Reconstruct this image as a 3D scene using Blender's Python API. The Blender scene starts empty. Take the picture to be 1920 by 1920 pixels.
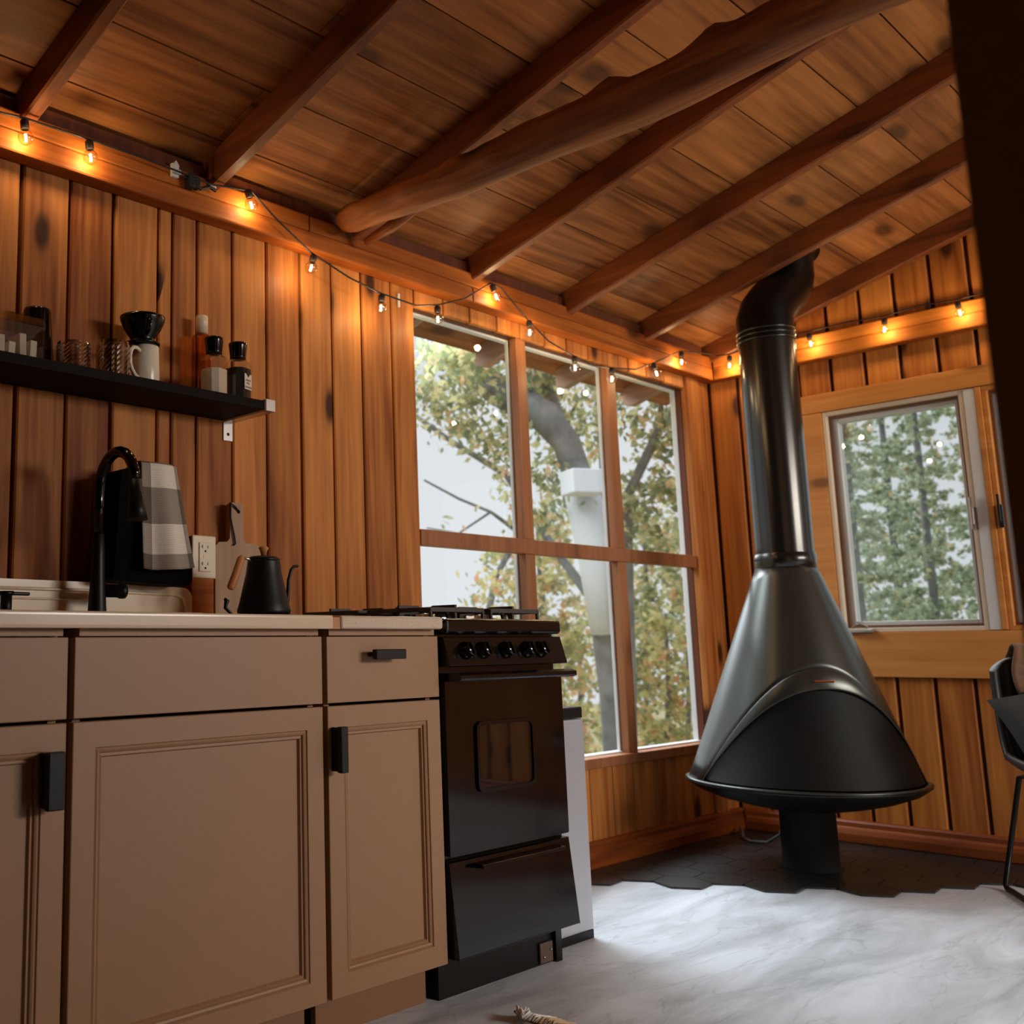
import bpy, math, random
import numpy as np
from mathutils import Vector, Matrix
PI = math.pi
sc = bpy.context.scene
C = sc.collection
# ---------------------------------------------------------------- camera
CX, CY, CZ = 0.0, -2.3273, 0.8445
YAW, PITCH, ROLL, F = 0.8533, 0.1583, -0.0103, 1936.48
PX, PY = 534.9, 901.3
fw = Vector((math.cos(PITCH)*math.cos(YAW), math.cos(PITCH)*math.sin(YAW), math.sin(PITCH)))
rt = Vector((math.sin(YAW), -math.cos(YAW), 0)); up = rt.cross(fw)
r2 = math.cos(ROLL)*rt + math.sin(ROLL)*up; u2 = -math.sin(ROLL)*rt + math.cos(ROLL)*up
cd = bpy.data.cameras.new('camera'); cam = bpy.data.objects.new('camera', cd); C.objects.link(cam)
M = Matrix((r2, u2, -fw)).transposed().to_4x4(); M.translation = (CX, CY, CZ); cam.matrix_world = M
cd.sensor_fit = 'HORIZONTAL'; cd.sensor_width = 24; cd.lens = 24*F/1920
cd.shift_x = (960-PX)/1920; cd.shift_y = (PY-960)/1920
cd.clip_start = .05; cd.clip_end = 300
cd.dof.use_dof = True; cd.dof.focus_distance = 2.45; cd.dof.aperture_fstop = 2.7
sc.camera = cam
def at(u, v, d):                                   # a point at forward depth d
    return Vector((CX, CY, CZ)) + d*(fw + r2*((u-PX)/F) + u2*((PY-v)/F))
# ---------------------------------------------------------------- sky, sun, daylight, exposure
w = bpy.data.worlds.new('sky'); sc.world = w; w.use_nodes = True
bg = w.node_tree.nodes['Background']; bg.inputs[0].default_value = (.93, .965, 1, 1); bg.inputs[1].default_value = .88
def sun(name, direction, e, ang, col=(1, 1, 1)):
    l = bpy.data.lights.new(name, 'SUN'); l.energy = e; l.angle = ang; l.color = col
    o = bpy.data.objects.new(name, l); C.objects.link(o)
    o.rotation_euler = Vector(direction).to_track_quat('-Z', 'Y').to_euler(); return o
def area(name, loc, direction, sx, sy, e, col=(1, 1, 1)):
    l = bpy.data.lights.new(name, 'AREA'); l.shape = 'RECTANGLE'; l.size = sx; l.size_y = sy; l.energy = e; l.color = col
    o = bpy.data.objects.new(name, l); C.objects.link(o); o.location = loc
    o.rotation_euler = Vector(direction).to_track_quat('-Z', 'Y').to_euler(); return o
sun('sun', (-.62, -.95, -.95), 4.7, math.radians(55), (.86, .93, 1))
area('daylight_side', (3.7, -5.3, 2.1), (-.22, 1, -.36), 2.2, 1.2, 225, (1, .93, .85))
area('sky_fill_corner', (3.7, 1.7, 3.4), (-.02, -1, -1.1), 3.2, 1.7, 210, (.84, .92, 1))  # added fill lamp outside above the window, out of view, boosting its daylight
sc.view_settings.view_transform = 'Standard'; sc.view_settings.look = 'None'
sc.view_settings.exposure = 0.0; sc.view_settings.gamma = 1; sc.view_settings.use_curve_mapping = False
sc.cycles.use_denoising = True
sc.cycles.max_bounces = 8; sc.cycles.transparent_max_bounces = 16
sc.cycles.sample_clamp_indirect = 3.0; sc.cycles.sample_clamp_direct = 0
sc.cycles.caustics_reflective = False; sc.cycles.caustics_refractive = False
BULB_W = 1.4
# ---------------------------------------------------------------- mesh helpers
class MB:
    def __init__(s): s.v = []; s.f = []; s.sm = []
    def add(s, vs, fs, smooth=False, m=None):
        b = len(s.v)
        for p in vs:
            p = Vector(p); s.v.append(m @ p if m is not None else p)
        for f in fs: s.f.append(tuple(b+i for i in f)); s.sm.append(smooth)
        return s
    def box(s, x0, x1, y0, y1, z0, z1, m=None):
        x0, x1 = min(x0, x1), max(x0, x1); y0, y1 = min(y0, y1), max(y0, y1); z0, z1 = min(z0, z1), max(z0, z1)
        return s.add([(x0,y0,z0),(x1,y0,z0),(x1,y1,z0),(x0,y1,z0),(x0,y0,z1),(x1,y0,z1),(x1,y1,z1),(x0,y1,z1)],
              [(3,2,1,0),(4,5,6,7),(0,1,5,4),(1,2,6,5),(2,3,7,6),(3,0,4,7)], False, m)
    def prism(s, pts, a0, a1, axis='Y', m=None, smooth=False):        # polygon in the two other axes
        n = len(pts)
        def P(p, a):
            return {'X': (a, p[0], p[1]), 'Y': (p[0], a, p[1]), 'Z': (p[0], p[1], a)}[axis]
        vs = [P(p, a0) for p in pts]+[P(p, a1) for p in pts]
        s.add(vs, [tuple(range(n-1, -1, -1)), tuple(range(n, 2*n))], False, m)
        return s.add(vs, [(i, (i+1) % n, n+(i+1) % n, n+i) for i in range(n)], smooth, m)
    def lathe(s, prof, n=32, m=None, smooth=True, close=False):
        vs = []; fs = []
        for r, z in prof:
            for k in range(n): a = 2*PI*k/n; vs.append((r*math.cos(a), r*math.sin(a), z))
        for i in range(len(prof)-1):
            for k in range(n):
                k2 = (k+1) % n; fs.append((i*n+k, i*n+k2, (i+1)*n+k2, (i+1)*n+k))
        s.add(vs, fs, smooth, m)
        if close:
            b = len(s.v)-len(vs)
            s.f.append(tuple(b+k for k in range(n-1, -1, -1))); s.sm.append(False)
            s.f.append(tuple(b+(len(prof)-1)*n+k for k in range(n))); s.sm.append(False)
        return s
    def tube(s, path, r, n=12, cap=True, smooth=True):
        path = [Vector(p) for p in path]; N = len(path); rr = r if isinstance(r, (list, tuple)) else [r]*N
        t0 = (path[1]-path[0]).normalized(); ref = Vector((0,0,1)) if abs(t0.z) < .9 else Vector((1,0,0))
        nx = t0.cross(ref).normalized(); vs = []; fs = []
        for i, p in enumerate(path):
            t = (path[min(i+1, N-1)]-path[max(i-1, 0)]).normalized()
            nx = (nx - t*nx.dot(t)).normalized(); ny = t.cross(nx)
            for k in range(n):
                a = 2*PI*k/n; vs.append(p+(nx*math.cos(a)+ny*math.sin(a))*rr[i])
        for i in range(N-1):
            for k in range(n):
                k2 = (k+1) % n; fs.append((i*n+k, i*n+k2, (i+1)*n+k2, (i+1)*n+k))
        s.add(vs, fs, smooth)
        if cap: 
            b = len(s.v)-len(vs)
            s.f.append(tuple(b+k for k in range(n-1, -1, -1))); s.sm.append(False)
            s.f.append(tuple(b+(N-1)*n+k for k in range(n))); s.sm.append(False)
        return s
    def grid(s, nu, nv, fn, smooth=True, m=None):
        vs = [fn(i/nu, j/nv) for i in range(nu+1) for j in range(nv+1)]
        return s.add(vs, [(i*(nv+1)+j, (i+1)*(nv+1)+j, (i+1)*(nv+1)+j+1, i*(nv+1)+j+1) for i in range(nu) for j in range(nv)], smooth, m)
    def build(s, name, mat, parent=None, origin=None, bevel=0, seg=2, solid=0, sub=0):
        me = bpy.data.meshes.new(name); o = bpy.data.objects.new(name, me); C.objects.link(o)
        org = Vector(origin) if origin is not None else (Vector(parent['_o']) if parent is not None and '_o' in parent else Vector((0,0,0)))
        me.from_pydata([tuple(p-org) for p in s.v], [], s.f)
        me.polygons.foreach_set('use_smooth', s.sm); me.materials.append(mat); me.update()
        if parent is not None: o.parent = parent
        elif origin is not None: o.location = org
        if solid: md = o.modifiers.new('t', 'SOLIDIFY'); md.thickness = solid; md.offset = 0
        if sub: md = o.modifiers.new('s', 'SUBSURF'); md.levels = sub; md.render_levels = sub
        if bevel:
            md = o.modifiers.new('b', 'BEVEL'); md.width = bevel; md.segments = seg; md.limit_method = 'ANGLE'; md.angle_limit = .6
            md.harden_normals = False
        if parent is not None and '_o' in parent: o['_o'] = parent['_o']
        return o
def rotm(axis, ang, pivot=(0,0,0)):
    return Matrix.Translation(pivot) @ Matrix.Rotation(ang, 4, axis) @ Matrix.Translation(-Vector(pivot))
def T(x, y, z): return Matrix.Translation((x, y, z))
def rrect(x0, x1, z0, z1, r, n=5):
    pts = []
    for cx, cz, a0 in ((x1-r, z0+r, -PI/2), (x1-r, z1-r, 0), (x0+r, z1-r, PI/2), (x0+r, z0+r, PI)):
        for k in range(n+1):
            a = a0+PI/2*k/n; pts.append((cx+r*math.cos(a), cz+r*math.sin(a)))
    return pts
def tag(o, label, cat, group=None, kind=None):
    o['label'] = label; o['category'] = cat
    if group: o['group'] = group
    if kind: o['kind'] = kind
    return o
def thing(name, label, cat, loc, group=None):
    o = bpy.data.objects.new(name, None); C.objects.link(o); o.location = loc; o.empty_display_size = .05
    o['_o'] = tuple(loc); return tag(o, label, cat, group)
def struct(o): o['kind'] = 'structure'; return o
# ---------------------------------------------------------------- materials
def newmat(name):
    m = bpy.data.materials.new(name); m.use_nodes = True; nt = m.node_tree
    return m, nt, nt.nodes['Principled BSDF']
def lin(c):
    return tuple(((x/255)/12.92 if x/255 <= .04045 else ((x/255+.055)/1.055)**2.4) for x in c)+(1,)
def plain(name, c, rough=.5, metal=0, spec=.5, noise=0, bump=0, scale=40):
    m, nt, b = newmat(name); c = lin(c)
    b.inputs['Base Color'].default_value = c; b.inputs['Roughness'].default_value = rough
    b.inputs['Metallic'].default_value = metal; b.inputs['Specular IOR Level'].default_value = spec
    tc = nt.nodes.new('ShaderNodeTexCoord'); n = nt.nodes.new('ShaderNodeTexNoise'); n.inputs['Scale'].default_value = scale
    n.inputs['Detail'].default_value = 3; nt.links.new(tc.outputs['Object'], n.inputs['Vector'])
    k = noise if noise else .04
    mx = nt.nodes.new('ShaderNodeMix'); mx.data_type = 'RGBA'
    mx.inputs[6].default_value = tuple(x*(1-k) for x in c[:3])+(1,); mx.inputs[7].default_value = tuple(min(1, x*(1+k)) for x in c[:3])+(1,)
    nt.links.new(n.outputs['Fac'], mx.inputs[0]); nt.links.new(mx.outputs[2], b.inputs['Base Color'])
    if bump:
        bp = nt.nodes.new('ShaderNodeBump'); bp.inputs['Strength'].default_value = bump; bp.inputs['Distance'].default_value = .002
        nt.links.new(n.outputs['Fac'], bp.inputs['Height']); nt.links.new(bp.outputs['Normal'], b.inputs['Normal'])
    return m
def wood(name, dark, light, axis='Z', across='X', rough=.45, knots=.6, island=.5, spec=.4, scale=1.0, knotcol=(50, 22, 8), bump=.25):
    m, nt, b = newmat(name); L = nt.links.new; N = nt.nodes.new
    tc = N('ShaderNodeTexCoord'); geo = N('ShaderNodeNewGeometry')
    add = N('ShaderNodeVectorMath'); add.operation = 'MULTIPLY_ADD'     # object coords + island shift
    cmb = N('ShaderNodeCombineXYZ')
    mm = N('ShaderNodeMath'); mm.operation = 'MULTIPLY'; mm.inputs[1].default_value = 17.3
    L(geo.outputs['Random Per Island'], mm.inputs[0])
    for i in range(3): L(mm.outputs[0], cmb.inputs[i])
    add.inputs[1].default_value = (1, 1, 1); L(tc.outputs['Object'], add.inputs[0]); L(cmb.outputs[0], add.inputs[2])
    i = 'XYZ'.index(axis)
    def mp(s_across, s_along, rot=False):
        q = N('ShaderNodeMapping'); s = [s_across*scale]*3; s[i] = s_along*scale; q.inputs['Scale'].default_value = s
        L(add.outputs[0], q.inputs['Vector']); return q
    # warp
    wn = N('ShaderNodeTexNoise'); wn.inputs['Scale'].default_value = 1; wn.inputs['Detail'].default_value = 2; L(mp(5, 1.6).outputs[0], wn.inputs['Vector'])
    # grain lines
    g = N('ShaderNodeTexNoise'); g.inputs['Scale'].default_value = 1; g.inputs['Detail'].default_value = 4; g.inputs['Distortion'].default_value = .3
    L(mp(60, 2.2).outputs[0], g.inputs['Vector'])
    g2 = N('ShaderNodeTexNoise'); g2.inputs['Scale'].default_value = 1; g2.inputs['Detail'].default_value = 3; g2.inputs['Distortion'].default_value = 1.2
    L(mp(11, 1.1).outputs[0], g2.inputs['Vector'])
    # knots
    vo = N('ShaderNodeTexVoronoi'); vo.inputs['Scale'].default_value = 1; vo.inputs['Randomness'].default_value = 1
    wv = N('ShaderNodeMix'); wv.data_type = 'VECTOR'; wv.inputs[0].default_value = .12
    vo.voronoi_dimensions = '2D'; sp2 = N('ShaderNodeSeparateXYZ'); L(mp(6.2, 2.6).outputs[0], sp2.inputs[0]); cb2 = N('ShaderNodeCombineXYZ')
    L(sp2.outputs['XYZ'.index(across)], cb2.inputs[0]); L(sp2.outputs[i], cb2.inputs[1])
    L(cb2.outputs[0], wv.inputs[4]); L(wn.outputs['Color'], wv.inputs[5]); L(wv.outputs[1], vo.inputs['Vector'])
    kr = N('ShaderNodeValToRGB'); kr.color_ramp.elements[0].position = .075; kr.color_ramp.elements[0].color = (1,1,1,1)
    kr.color_ramp.elements[1].position = .26; kr.color_ramp.elements[1].color = (0,0,0,1)
    e = kr.color_ramp.elements.new(.12); e.color = (.6,.6,.6,1); e = kr.color_ramp.elements.new(.155); e.color = (.22,.22,.22,1)
    L(vo.outputs['Distance'], kr.inputs[0])
    cell = N('ShaderNodeMath'); cell.operation = 'GREATER_THAN'; cell.inputs[1].default_value = .62
    sx = N('ShaderNodeSeparateColor'); L(vo.outputs['Color'], sx.inputs[0]); L(sx.outputs[0], cell.inputs[0])
    km = N('ShaderNodeMath'); km.operation = 'MULTIPLY'; L(kr.outputs[0], km.inputs[0]); L(cell.outputs[0], km.inputs[1])
    k2 = N('ShaderNodeMath'); k2.operation = 'MULTIPLY'; k2.inputs[1].default_value = knots; L(km.outputs[0], k2.inputs[0])
    # combine tone
    t1 = N('ShaderNodeMath'); t1.operation = 'MULTIPLY_ADD'; t1.inputs[1].default_value = .95; L(g.outputs['Fac'], t1.inputs[0])
    t2 = N('ShaderNodeMath'); t2.operation = 'MULTIPLY'; t2.inputs[1].default_value = 1.25; L(g2.outputs['Fac'], t2.inputs[0]); L(t2.outputs[0], t1.inputs[2])
    t3 = N('ShaderNodeMath'); t3.operation = 'MULTIPLY_ADD'; t3.inputs[1].default_value = island
    L(geo.outputs['Random Per Island'], t3.inputs[0]); L(t1.outputs[0], t3.inputs[2])
    t4 = N('ShaderNodeMath'); t4.operation = 'SUBTRACT'; t4.inputs[1].default_value = .62+island*.5; L(t3.outputs[0], t4.inputs[0])
    rp = N('ShaderNodeMix'); rp.data_type = 'RGBA'; rp.inputs[6].default_value = lin(dark); rp.inputs[7].default_value = lin(light); rp.clamp_factor = True
    L(t4.outputs[0], rp.inputs[0])
    kx = N('ShaderNodeMix'); kx.data_type = 'RGBA'; kx.inputs[7].default_value = lin(knotcol); L(rp.outputs[2], kx.inputs[6]); L(k2.outputs[0], kx.inputs[0])
    L(kx.outputs[2], b.inputs['Base Color'])
    b.inputs['Roughness'].default_value = rough; b.inputs['Specular IOR Level'].default_value = spec
    bp = N('ShaderNodeBump'); bp.inputs['Strength'].default_value = bump; bp.inputs['Distance'].default_value = .003
    L(g.outputs['Fac'], bp.inputs['Height']); L(bp.outputs['Normal'], b.inputs['Normal'])
    return m
def emit(name, c, s):
    m, nt, b = newmat(name); b.inputs['Base Color'].default_value = (0,0,0,1)
    b.inputs['Emission Color'].default_value = c+(1,); b.inputs['Emission Strength'].default_value = s; return m
def thin_glass(name, tint=(1,1,1), rough=0, ior=1.45, boost=1.0, base=0.0):
    m = bpy.data.materials.new(name); m.use_nodes = True; nt = m.node_tree; nt.nodes.clear(); N = nt.nodes.new; L = nt.links.new
    o = N('ShaderNodeOutputMaterial'); mx = N('ShaderNodeMixShader'); t = N('ShaderNodeBsdfTransparent'); g = N('ShaderNodeBsdfGlossy')
    t.inputs[0].default_value = tint+(1,); g.inputs['Roughness'].default_value = rough
    fr = N('ShaderNodeFresnel'); fr.inputs[0].default_value = ior
    a = N('ShaderNodeMath'); a.operation = 'MULTIPLY_ADD'; a.inputs[1].default_value = boost; a.inputs[2].default_value = base; a.use_clamp = True
    L(fr.outputs[0], a.inputs[0]); ge = N('ShaderNodeNewGeometry'); iv = N('ShaderNodeMath'); iv.operation = 'SUBTRACT'; iv.inputs[0].default_value = 1
    L(ge.outputs['Backfacing'], iv.inputs[1]); ml = N('ShaderNodeMath'); ml.operation = 'MULTIPLY'; L(a.outputs[0], ml.inputs[0]); L(iv.outputs[0], ml.inputs[1]); L(ml.outputs[0], mx.inputs[0]); L(t.outputs[0], mx.inputs[1]); L(g.outputs[0], mx.inputs[2]); L(mx.outputs[0], o.inputs[0])
    return m
WALL = wood('wall_pine', (122, 60, 22), (214, 140, 72), 'Z', rough=.55, knots=.95, island=.55, spec=.18)
WALLB = wood('back_wall_pine', (136, 68, 22), (214, 138, 64), 'Z', 'Y', rough=.5, knots=.9, island=.5, spec=.25)
GROOVE = wood('groove_pine', (66, 28, 10), (120, 58, 22), 'Z', rough=.6, knots=.1, island=.1)
CEIL = wood('ceiling_pine', (80, 38, 13), (188, 120, 64), 'X', 'Y', rough=.55, knots=.75, island=.45, scale=.8, spec=.25)
RAFT = wood('rafter_pine', (78, 36, 13), (156, 84, 36), 'Y', 'Z', rough=.5, knots=.5, island=.0)
TAIL = wood('skylit_pine', (150, 116, 94), (196, 160, 134), 'Y', 'Z', rough=.7, knots=.3, island=0)  # paler than the rafters: sky light from below is put into the colour
LOG = wood('log_wood', (70, 32, 12), (186, 112, 54), 'Y', 'Z', rough=.6, knots=.9, island=.0, bump=.8)
TRIMX = wood('plate_pine', (128, 60, 18), (196, 112, 44), 'X', 'Z', rough=.6, knots=.8, island=.3, spec=.15)
TRIMY = wood('plate_pine_y', (150, 78, 26), (208, 128, 52), 'Y', 'Z', rough=.6, knots=.7, island=.3, spec=.15)
CASING = wood('casing_pine', (190, 118, 52), (224, 156, 84), 'Y', 'Z', rough=.42, knots=.7, island=.12, knotcol=(70, 34, 14), bump=.1)
SASHW = wood('mullion_pine', (130, 78, 44), (178, 116, 72), 'Z', rough=.5, knots=.4, island=.3)
BASEB = wood('baseboard_pine', (84, 36, 10), (158, 80, 30), 'X', 'Z', rough=.38, knots=.4, island=.1)
BASEBY = wood('baseboard_pine_y', (96, 42, 14), (166, 86, 34), 'Y', 'Z', rough=.38, knots=.4, island=.1)
BOARD = wood('chopping_wood', (150, 118, 90), (196, 162, 130), 'Z', rough=.6, knots=.1, island=0, scale=.7)
BEECH = wood('beech_wood', (176, 110, 60), (214, 150, 96), 'Z', rough=.5, knots=0, island=0, scale=2)
CAB = plain('cabinet_paint', (166, 126, 92), rough=.5, noise=.03, scale=60)
CABIN = plain('cabinet_inside', (60, 42, 28), rough=.8)
TOEK = plain('toe_kick_paint', (140, 98, 66), rough=.6)
COUNTER = plain('white_counter', (228, 202, 174), rough=.22, noise=.03, scale=30)
def quartz():
    m, nt, b = newmat('speckled_counter'); N = nt.nodes.new; L = nt.links.new
    tc = N('ShaderNodeTexCoord'); v = N('ShaderNodeTexVoronoi'); v.inputs['Scale'].default_value = 150; L(tc.outputs['Object'], v.inputs['Vector'])
    r = N('ShaderNodeValToRGB'); r.color_ramp.elements[0].position = .1; r.color_ramp.elements[0].color = lin((150, 128, 108)); r.color_ramp.elements[1].position = .2; r.color_ramp.elements[1].color = lin((222, 202, 180))
    L(v.outputs['Distance'], r.inputs[0]); L(r.outputs[0], b.inputs['Base Color']); b.inputs['Roughness'].default_value = .22; return m
QUARTZ = quartz()
PORC = plain('porcelain', (232, 210, 178), rough=.12, noise=.02)
BLACKG = plain('gloss_black', (6, 6, 6), rough=.1, spec=.5)
ENAMEL = plain('black_enamel', (8, 8, 8), rough=.2, spec=.42)
BLACKM = plain('matte_black', (12, 12, 12), rough=.42, spec=.3)
CASTI = plain('cast_iron', (70, 66, 62), rough=.55, metal=.3, bump=.4, scale=200)
STEEL = plain('brushed_steel', (190, 188, 184), rough=.28, metal=1)
BINM = plain('bin_grey', (186, 188, 194), rough=.3, metal=.25, noise=.02)
STOVEP = plain('stove_paint', (74, 76, 72), rough=.30, spec=.7, metal=.7)
PIPEM = plain('pipe_steel', (66, 65, 62), rough=.22, metal=.85, spec=.7)
SOOT2 = plain('flat_black', (5, 5, 5), rough=.8, spec=.06)
SCREEN = plain('screen_mesh', (9, 9, 8), rough=.6, spec=.22, metal=.0, noise=.3, scale=14)
SOOT = plain('soot_black', (9, 9, 8), rough=.8, noise=.4, scale=20)
COPPER = plain('copper_badge', (190, 92, 48), rough=.35, metal=.8)
WHITEP = plain('white_vinyl', (222, 224, 224), rough=.35)
PALEP = plain('cream_paint', (226, 210, 186), rough=.4)
BROWNG = plain('brown_gasket', (112, 74, 48), rough=.5)
DARKW = plain('dark_partition', (206, 172, 138), rough=.6, noise=.1, scale=30)
PLASTER = plain('plain_room_side', (56, 48, 42), rough=.8)
SHELFW = wood('shelf_black_wood', (18, 11, 8), (28, 18, 12), 'X', rough=.7, knots=0, island=0, spec=.12)
CHINA = plain('mug_white', (232, 216, 192), rough=.25)
PLATEP = plain('ivory_plate', (226, 208, 178), rough=.3)
SALT = plain('white_salt', (224, 206, 184), rough=.8)
PEPPER = plain('peppercorns', (24, 16, 10), rough=.8, noise=.7, scale=300)
AMBER = thin_glass('amber_glass', (.80, .48, .18), .05, 1.5, 1.6)
CLEAR = thin_glass('clear_glass', (.93, .93, .92), .02, 1.5, 1.6, .05)
PANE = thin_glass('window_pane', (.97, .98, .98), 0, 1.45, 1.0)
BULBG = thin_glass('bulb_glass', (1, .95, .86), .08, 1.5, 3.0, .10)
FIL = emit('filament', (1, .74, .42), 34)
SOCK = plain('socket_brown', (46, 30, 20), rough=.5)
CORDM = plain('cord_black', (14, 10, 8), rough=.6)
def floor_mat():
    m, nt, b = newmat('marbled_floor'); N = nt.nodes.new; L = nt.links.new
    tc = N('ShaderNodeTexCoord'); mp = N('ShaderNodeMapping'); mp.inputs['Rotation'].default_value = (0, 0, .75); mp.inputs['Scale'].default_value = (.9, 3.2, 1)
    L(tc.outputs['Object'], mp.inputs['Vector'])
    n = N('ShaderNodeTexNoise'); n.inputs['Scale'].default_value = 1.7; n.inputs['Detail'].default_value = 9; n.inputs['Roughness'].default_value = .62; n.inputs['Distortion'].default_value = .8; L(mp.outputs[0], n.inputs['Vector'])
    r = N('ShaderNodeValToRGB'); r.color_ramp.elements[0].position = .3; r.color_ramp.elements[0].color = lin((164, 172, 177)); r.color_ramp.elements[1].position = .62; r.color_ramp.elements[1].color = lin((218, 227, 236)); L(n.outputs['Fac'], r.inputs[0])
    v = N('ShaderNodeTexNoise'); v.inputs['Scale'].default_value = 1.3; v.inputs['Detail'].default_value = 5; v.inputs['Distortion'].default_value = 1.4; L(mp.outputs[0], v.inputs['Vector'])
    a = N('ShaderNodeMath'); a.operation = 'SUBTRACT'; a.inputs[1].default_value = .5; L(v.outputs['Fac'], a.inputs[0])
    a2 = N('ShaderNodeMath'); a2.operation = 'ABSOLUTE'; L(a.outputs[0], a2.inputs[0])
    vr = N('ShaderNodeValToRGB'); vr.color_ramp.elements[0].position = 0; vr.color_ramp.elements[0].color = (.42,.42,.42,1); vr.color_ramp.elements[1].position = .011; vr.color_ramp.elements[1].color = (0,0,0,1); L(a2.outputs[0], vr.inputs[0])
    pm = N('ShaderNodeTexNoise'); pm.inputs['Scale'].default_value = 2.3; L(tc.outputs['Object'], pm.inputs['Vector'])
    pr_ = N('ShaderNodeMath'); pr_.operation = 'MULTIPLY'; L(vr.outputs[0], pr_.inputs[0]); L(pm.outputs['Fac'], pr_.inputs[1])
    mx = N('ShaderNodeMix'); mx.data_type = 'RGBA'; mx.inputs[7].default_value = lin((96, 92, 86)); L(pr_.outputs[0], mx.inputs[0]); L(r.outputs[0], mx.inputs[6])
    L(mx.outputs[2], b.inputs['Base Color']); b.inputs['Roughness'].default_value = .4; b.inputs['Specular IOR Level'].default_value = .35; return m
FLOORM = floor_mat()
SLATE = plain('slate_tile', (34, 35, 33), rough=.40, noise=.15, bump=.3, scale=25)
GROUT = plain('tile_grout', (150, 148, 140), rough=.7)
# ================================================================ ROOM
ZT = lambda y: 2.245 - .28*y                                        # ceiling underside
RIDGE = -2.35
struct(MB().box(-1.6, 4.9, -4.75, .12, -.08, 0).build('floor', FLOORM))
# left wall -- planks with grooves, window opening
WX0, WX1, WZ0, WZ1 = 2.641, 4.526, .393, 2.019
seams = [-1.6, -1.44, -1.28, -1.12, -.97, -.81, -.66, -.5, -.34, -.19, -.04, .11, .25, .40, .55, .70, .85, 1.0, 1.145, 1.282, 1.42, 1.564, 1.612, 1.699, 1.829, 1.962, 2.105, 2.24, 2.376, 2.522, 2.641]
mb = MB(); g = .0035
for a, b_ in zip(seams, seams[1:]):
    gg = .008 if abs(b_-2.105) < .01 or abs(b_-1.145) < .01 or abs(b_-1.42) < .01 else g
    mb.box(a+g, b_-gg, 0, .022, 0, 2.235)
x = 2.641
low = [2.641, 2.80, 2.95, 3.11, 3.26, 3.42, 3.57, 3.73, 3.88, 4.04, 4.19, 4.35, 4.526]
for a, b_ in zip(low, low[1:]): mb.box(a+g, b_-g, 0, .022, 0, WZ0)
for a, b_ in zip(low, low[1:]): mb.box(a+g, b_-g, 0, .022, WZ1, 2.235)
mb.box(4.526, 4.64, -.012, .022, 0, 2.235); mb.box(4.652, 4.756, 0, .022, 0, 2.235)
wl = struct(mb.build('wall_left', WALL, bevel=.004, seg=1))
mb = MB(); mb.box(-1.6, WX0, .0225, .05, 0, 2.24).box(WX1, 4.86, .0225, .05, 0, 2.24).box(WX0, WX1, .0225, .05, 0, WZ0).box(WX0, WX1, .0225, .05, WZ1, 2.24)
struct(mb.build('wall_left_backing', GROOVE)); bpy.data.objects['wall_left_backing'].parent = wl
# back wall
def gable(y): return ZT(y) if y > RIDGE else ZT(2*RIDGE-y)
XB = 4.756; W2 = (-.515, -1.062); W3 = (-1.125, -1.68); Z2 = (.875, 1.84)
mb = MB(); ys = [-.0045-.1403*k for k in range(34)]
for a, b_ in zip(ys, ys[1:]):
    a2, b2 = a-.007, b_+.007
    zt = min(gable(a2), gable(b2))-.004
    inside = (b2 < -.46 and a2 > -1.74)
    if inside:
        mb.box(XB, XB+.022, a2, b2, 0, .78); mb.box(XB, XB+.022, a2, b2, 1.88, zt)
    else: mb.box(XB, XB+.022, a2, b2, 0, zt)
wb = struct(mb.build('wall_back', WALLB, bevel=.005, seg=1))
mb = MB(); x0, x1 = XB+.0225, XB+.1
mb.box(x0, x1, W2[0], .11, 0, 2.22); mb.box(x0, x1, W3[1], W2[0], 0, Z2[0]); mb.box(x0, x1, W2[1], W3[0], Z2[0], Z2[1])
mb.box(x0, x1, -4.75, W3[1], 0, 2.22); mb.box(x0, x1, W3[1], W2[0], Z2[1], 2.22)
mb.prism([(.11, 2.215), (.11, 2.2155), (RIDGE, ZT(RIDGE)+.02), (-4.75, 2.2155), (-4.75, 2.215)], x0, x1, 'X')
o = mb.build('backing', GROOVE, wb)
# ceiling : boards along X between rafters, eave carried outside
mb = MB(); yy = [.46, .34, .12, -.12]+[-.12-.2133*k for k in range(1, 11)]+[RIDGE]
th = .02; g2 = .0028
for i, (a, b_) in enumerate(zip(yy, yy[1:])):
    a2, b2 = a-g2, b_+g2
    cuts = [-1.6, 1.68+.0, 4.9] if i % 2 else [-1.6, 3.52, 4.9]
    if a > .11: cuts = [-1.6, 5.2]
    for c0, c1 in zip(cuts, cuts[1:]):
        mb.prism([(a2, ZT(a2)), (b2, ZT(b2)), (b2, ZT(b2)+th), (a2, ZT(a2)+th)], c0+.001, c1-.001, 'X')
for i in range(11):
    a = RIDGE-.2133*i; b_ = a-.2133+.004
    mb.prism([(a, gable(a)), (b_, gable(b_)), (b_, gable(b_)+th), (a, gable(a)+th)], -1.6, 4.9, 'X')
ce = struct(mb.build('ceiling', CEIL))
mb = MB(); mb.prism([(.46, ZT(.46)+.021), (RIDGE, ZT(RIDGE)+.021), (RIDGE, ZT(RIDGE)+.06), (.46, ZT(.46)+.06)], -1.7, 5.2, 'X')
mb.prism([(-5.1, ZT(2*RIDGE+5.1)+.021), (RIDGE, ZT(RIDGE)+.021), (RIDGE, ZT(RIDGE)+.06), (-5.1, ZT(2*RIDGE+5.1)+.06)], -1.7, 5.2, 'X')
mb.build('roof_deck', GROOVE, ce)
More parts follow.
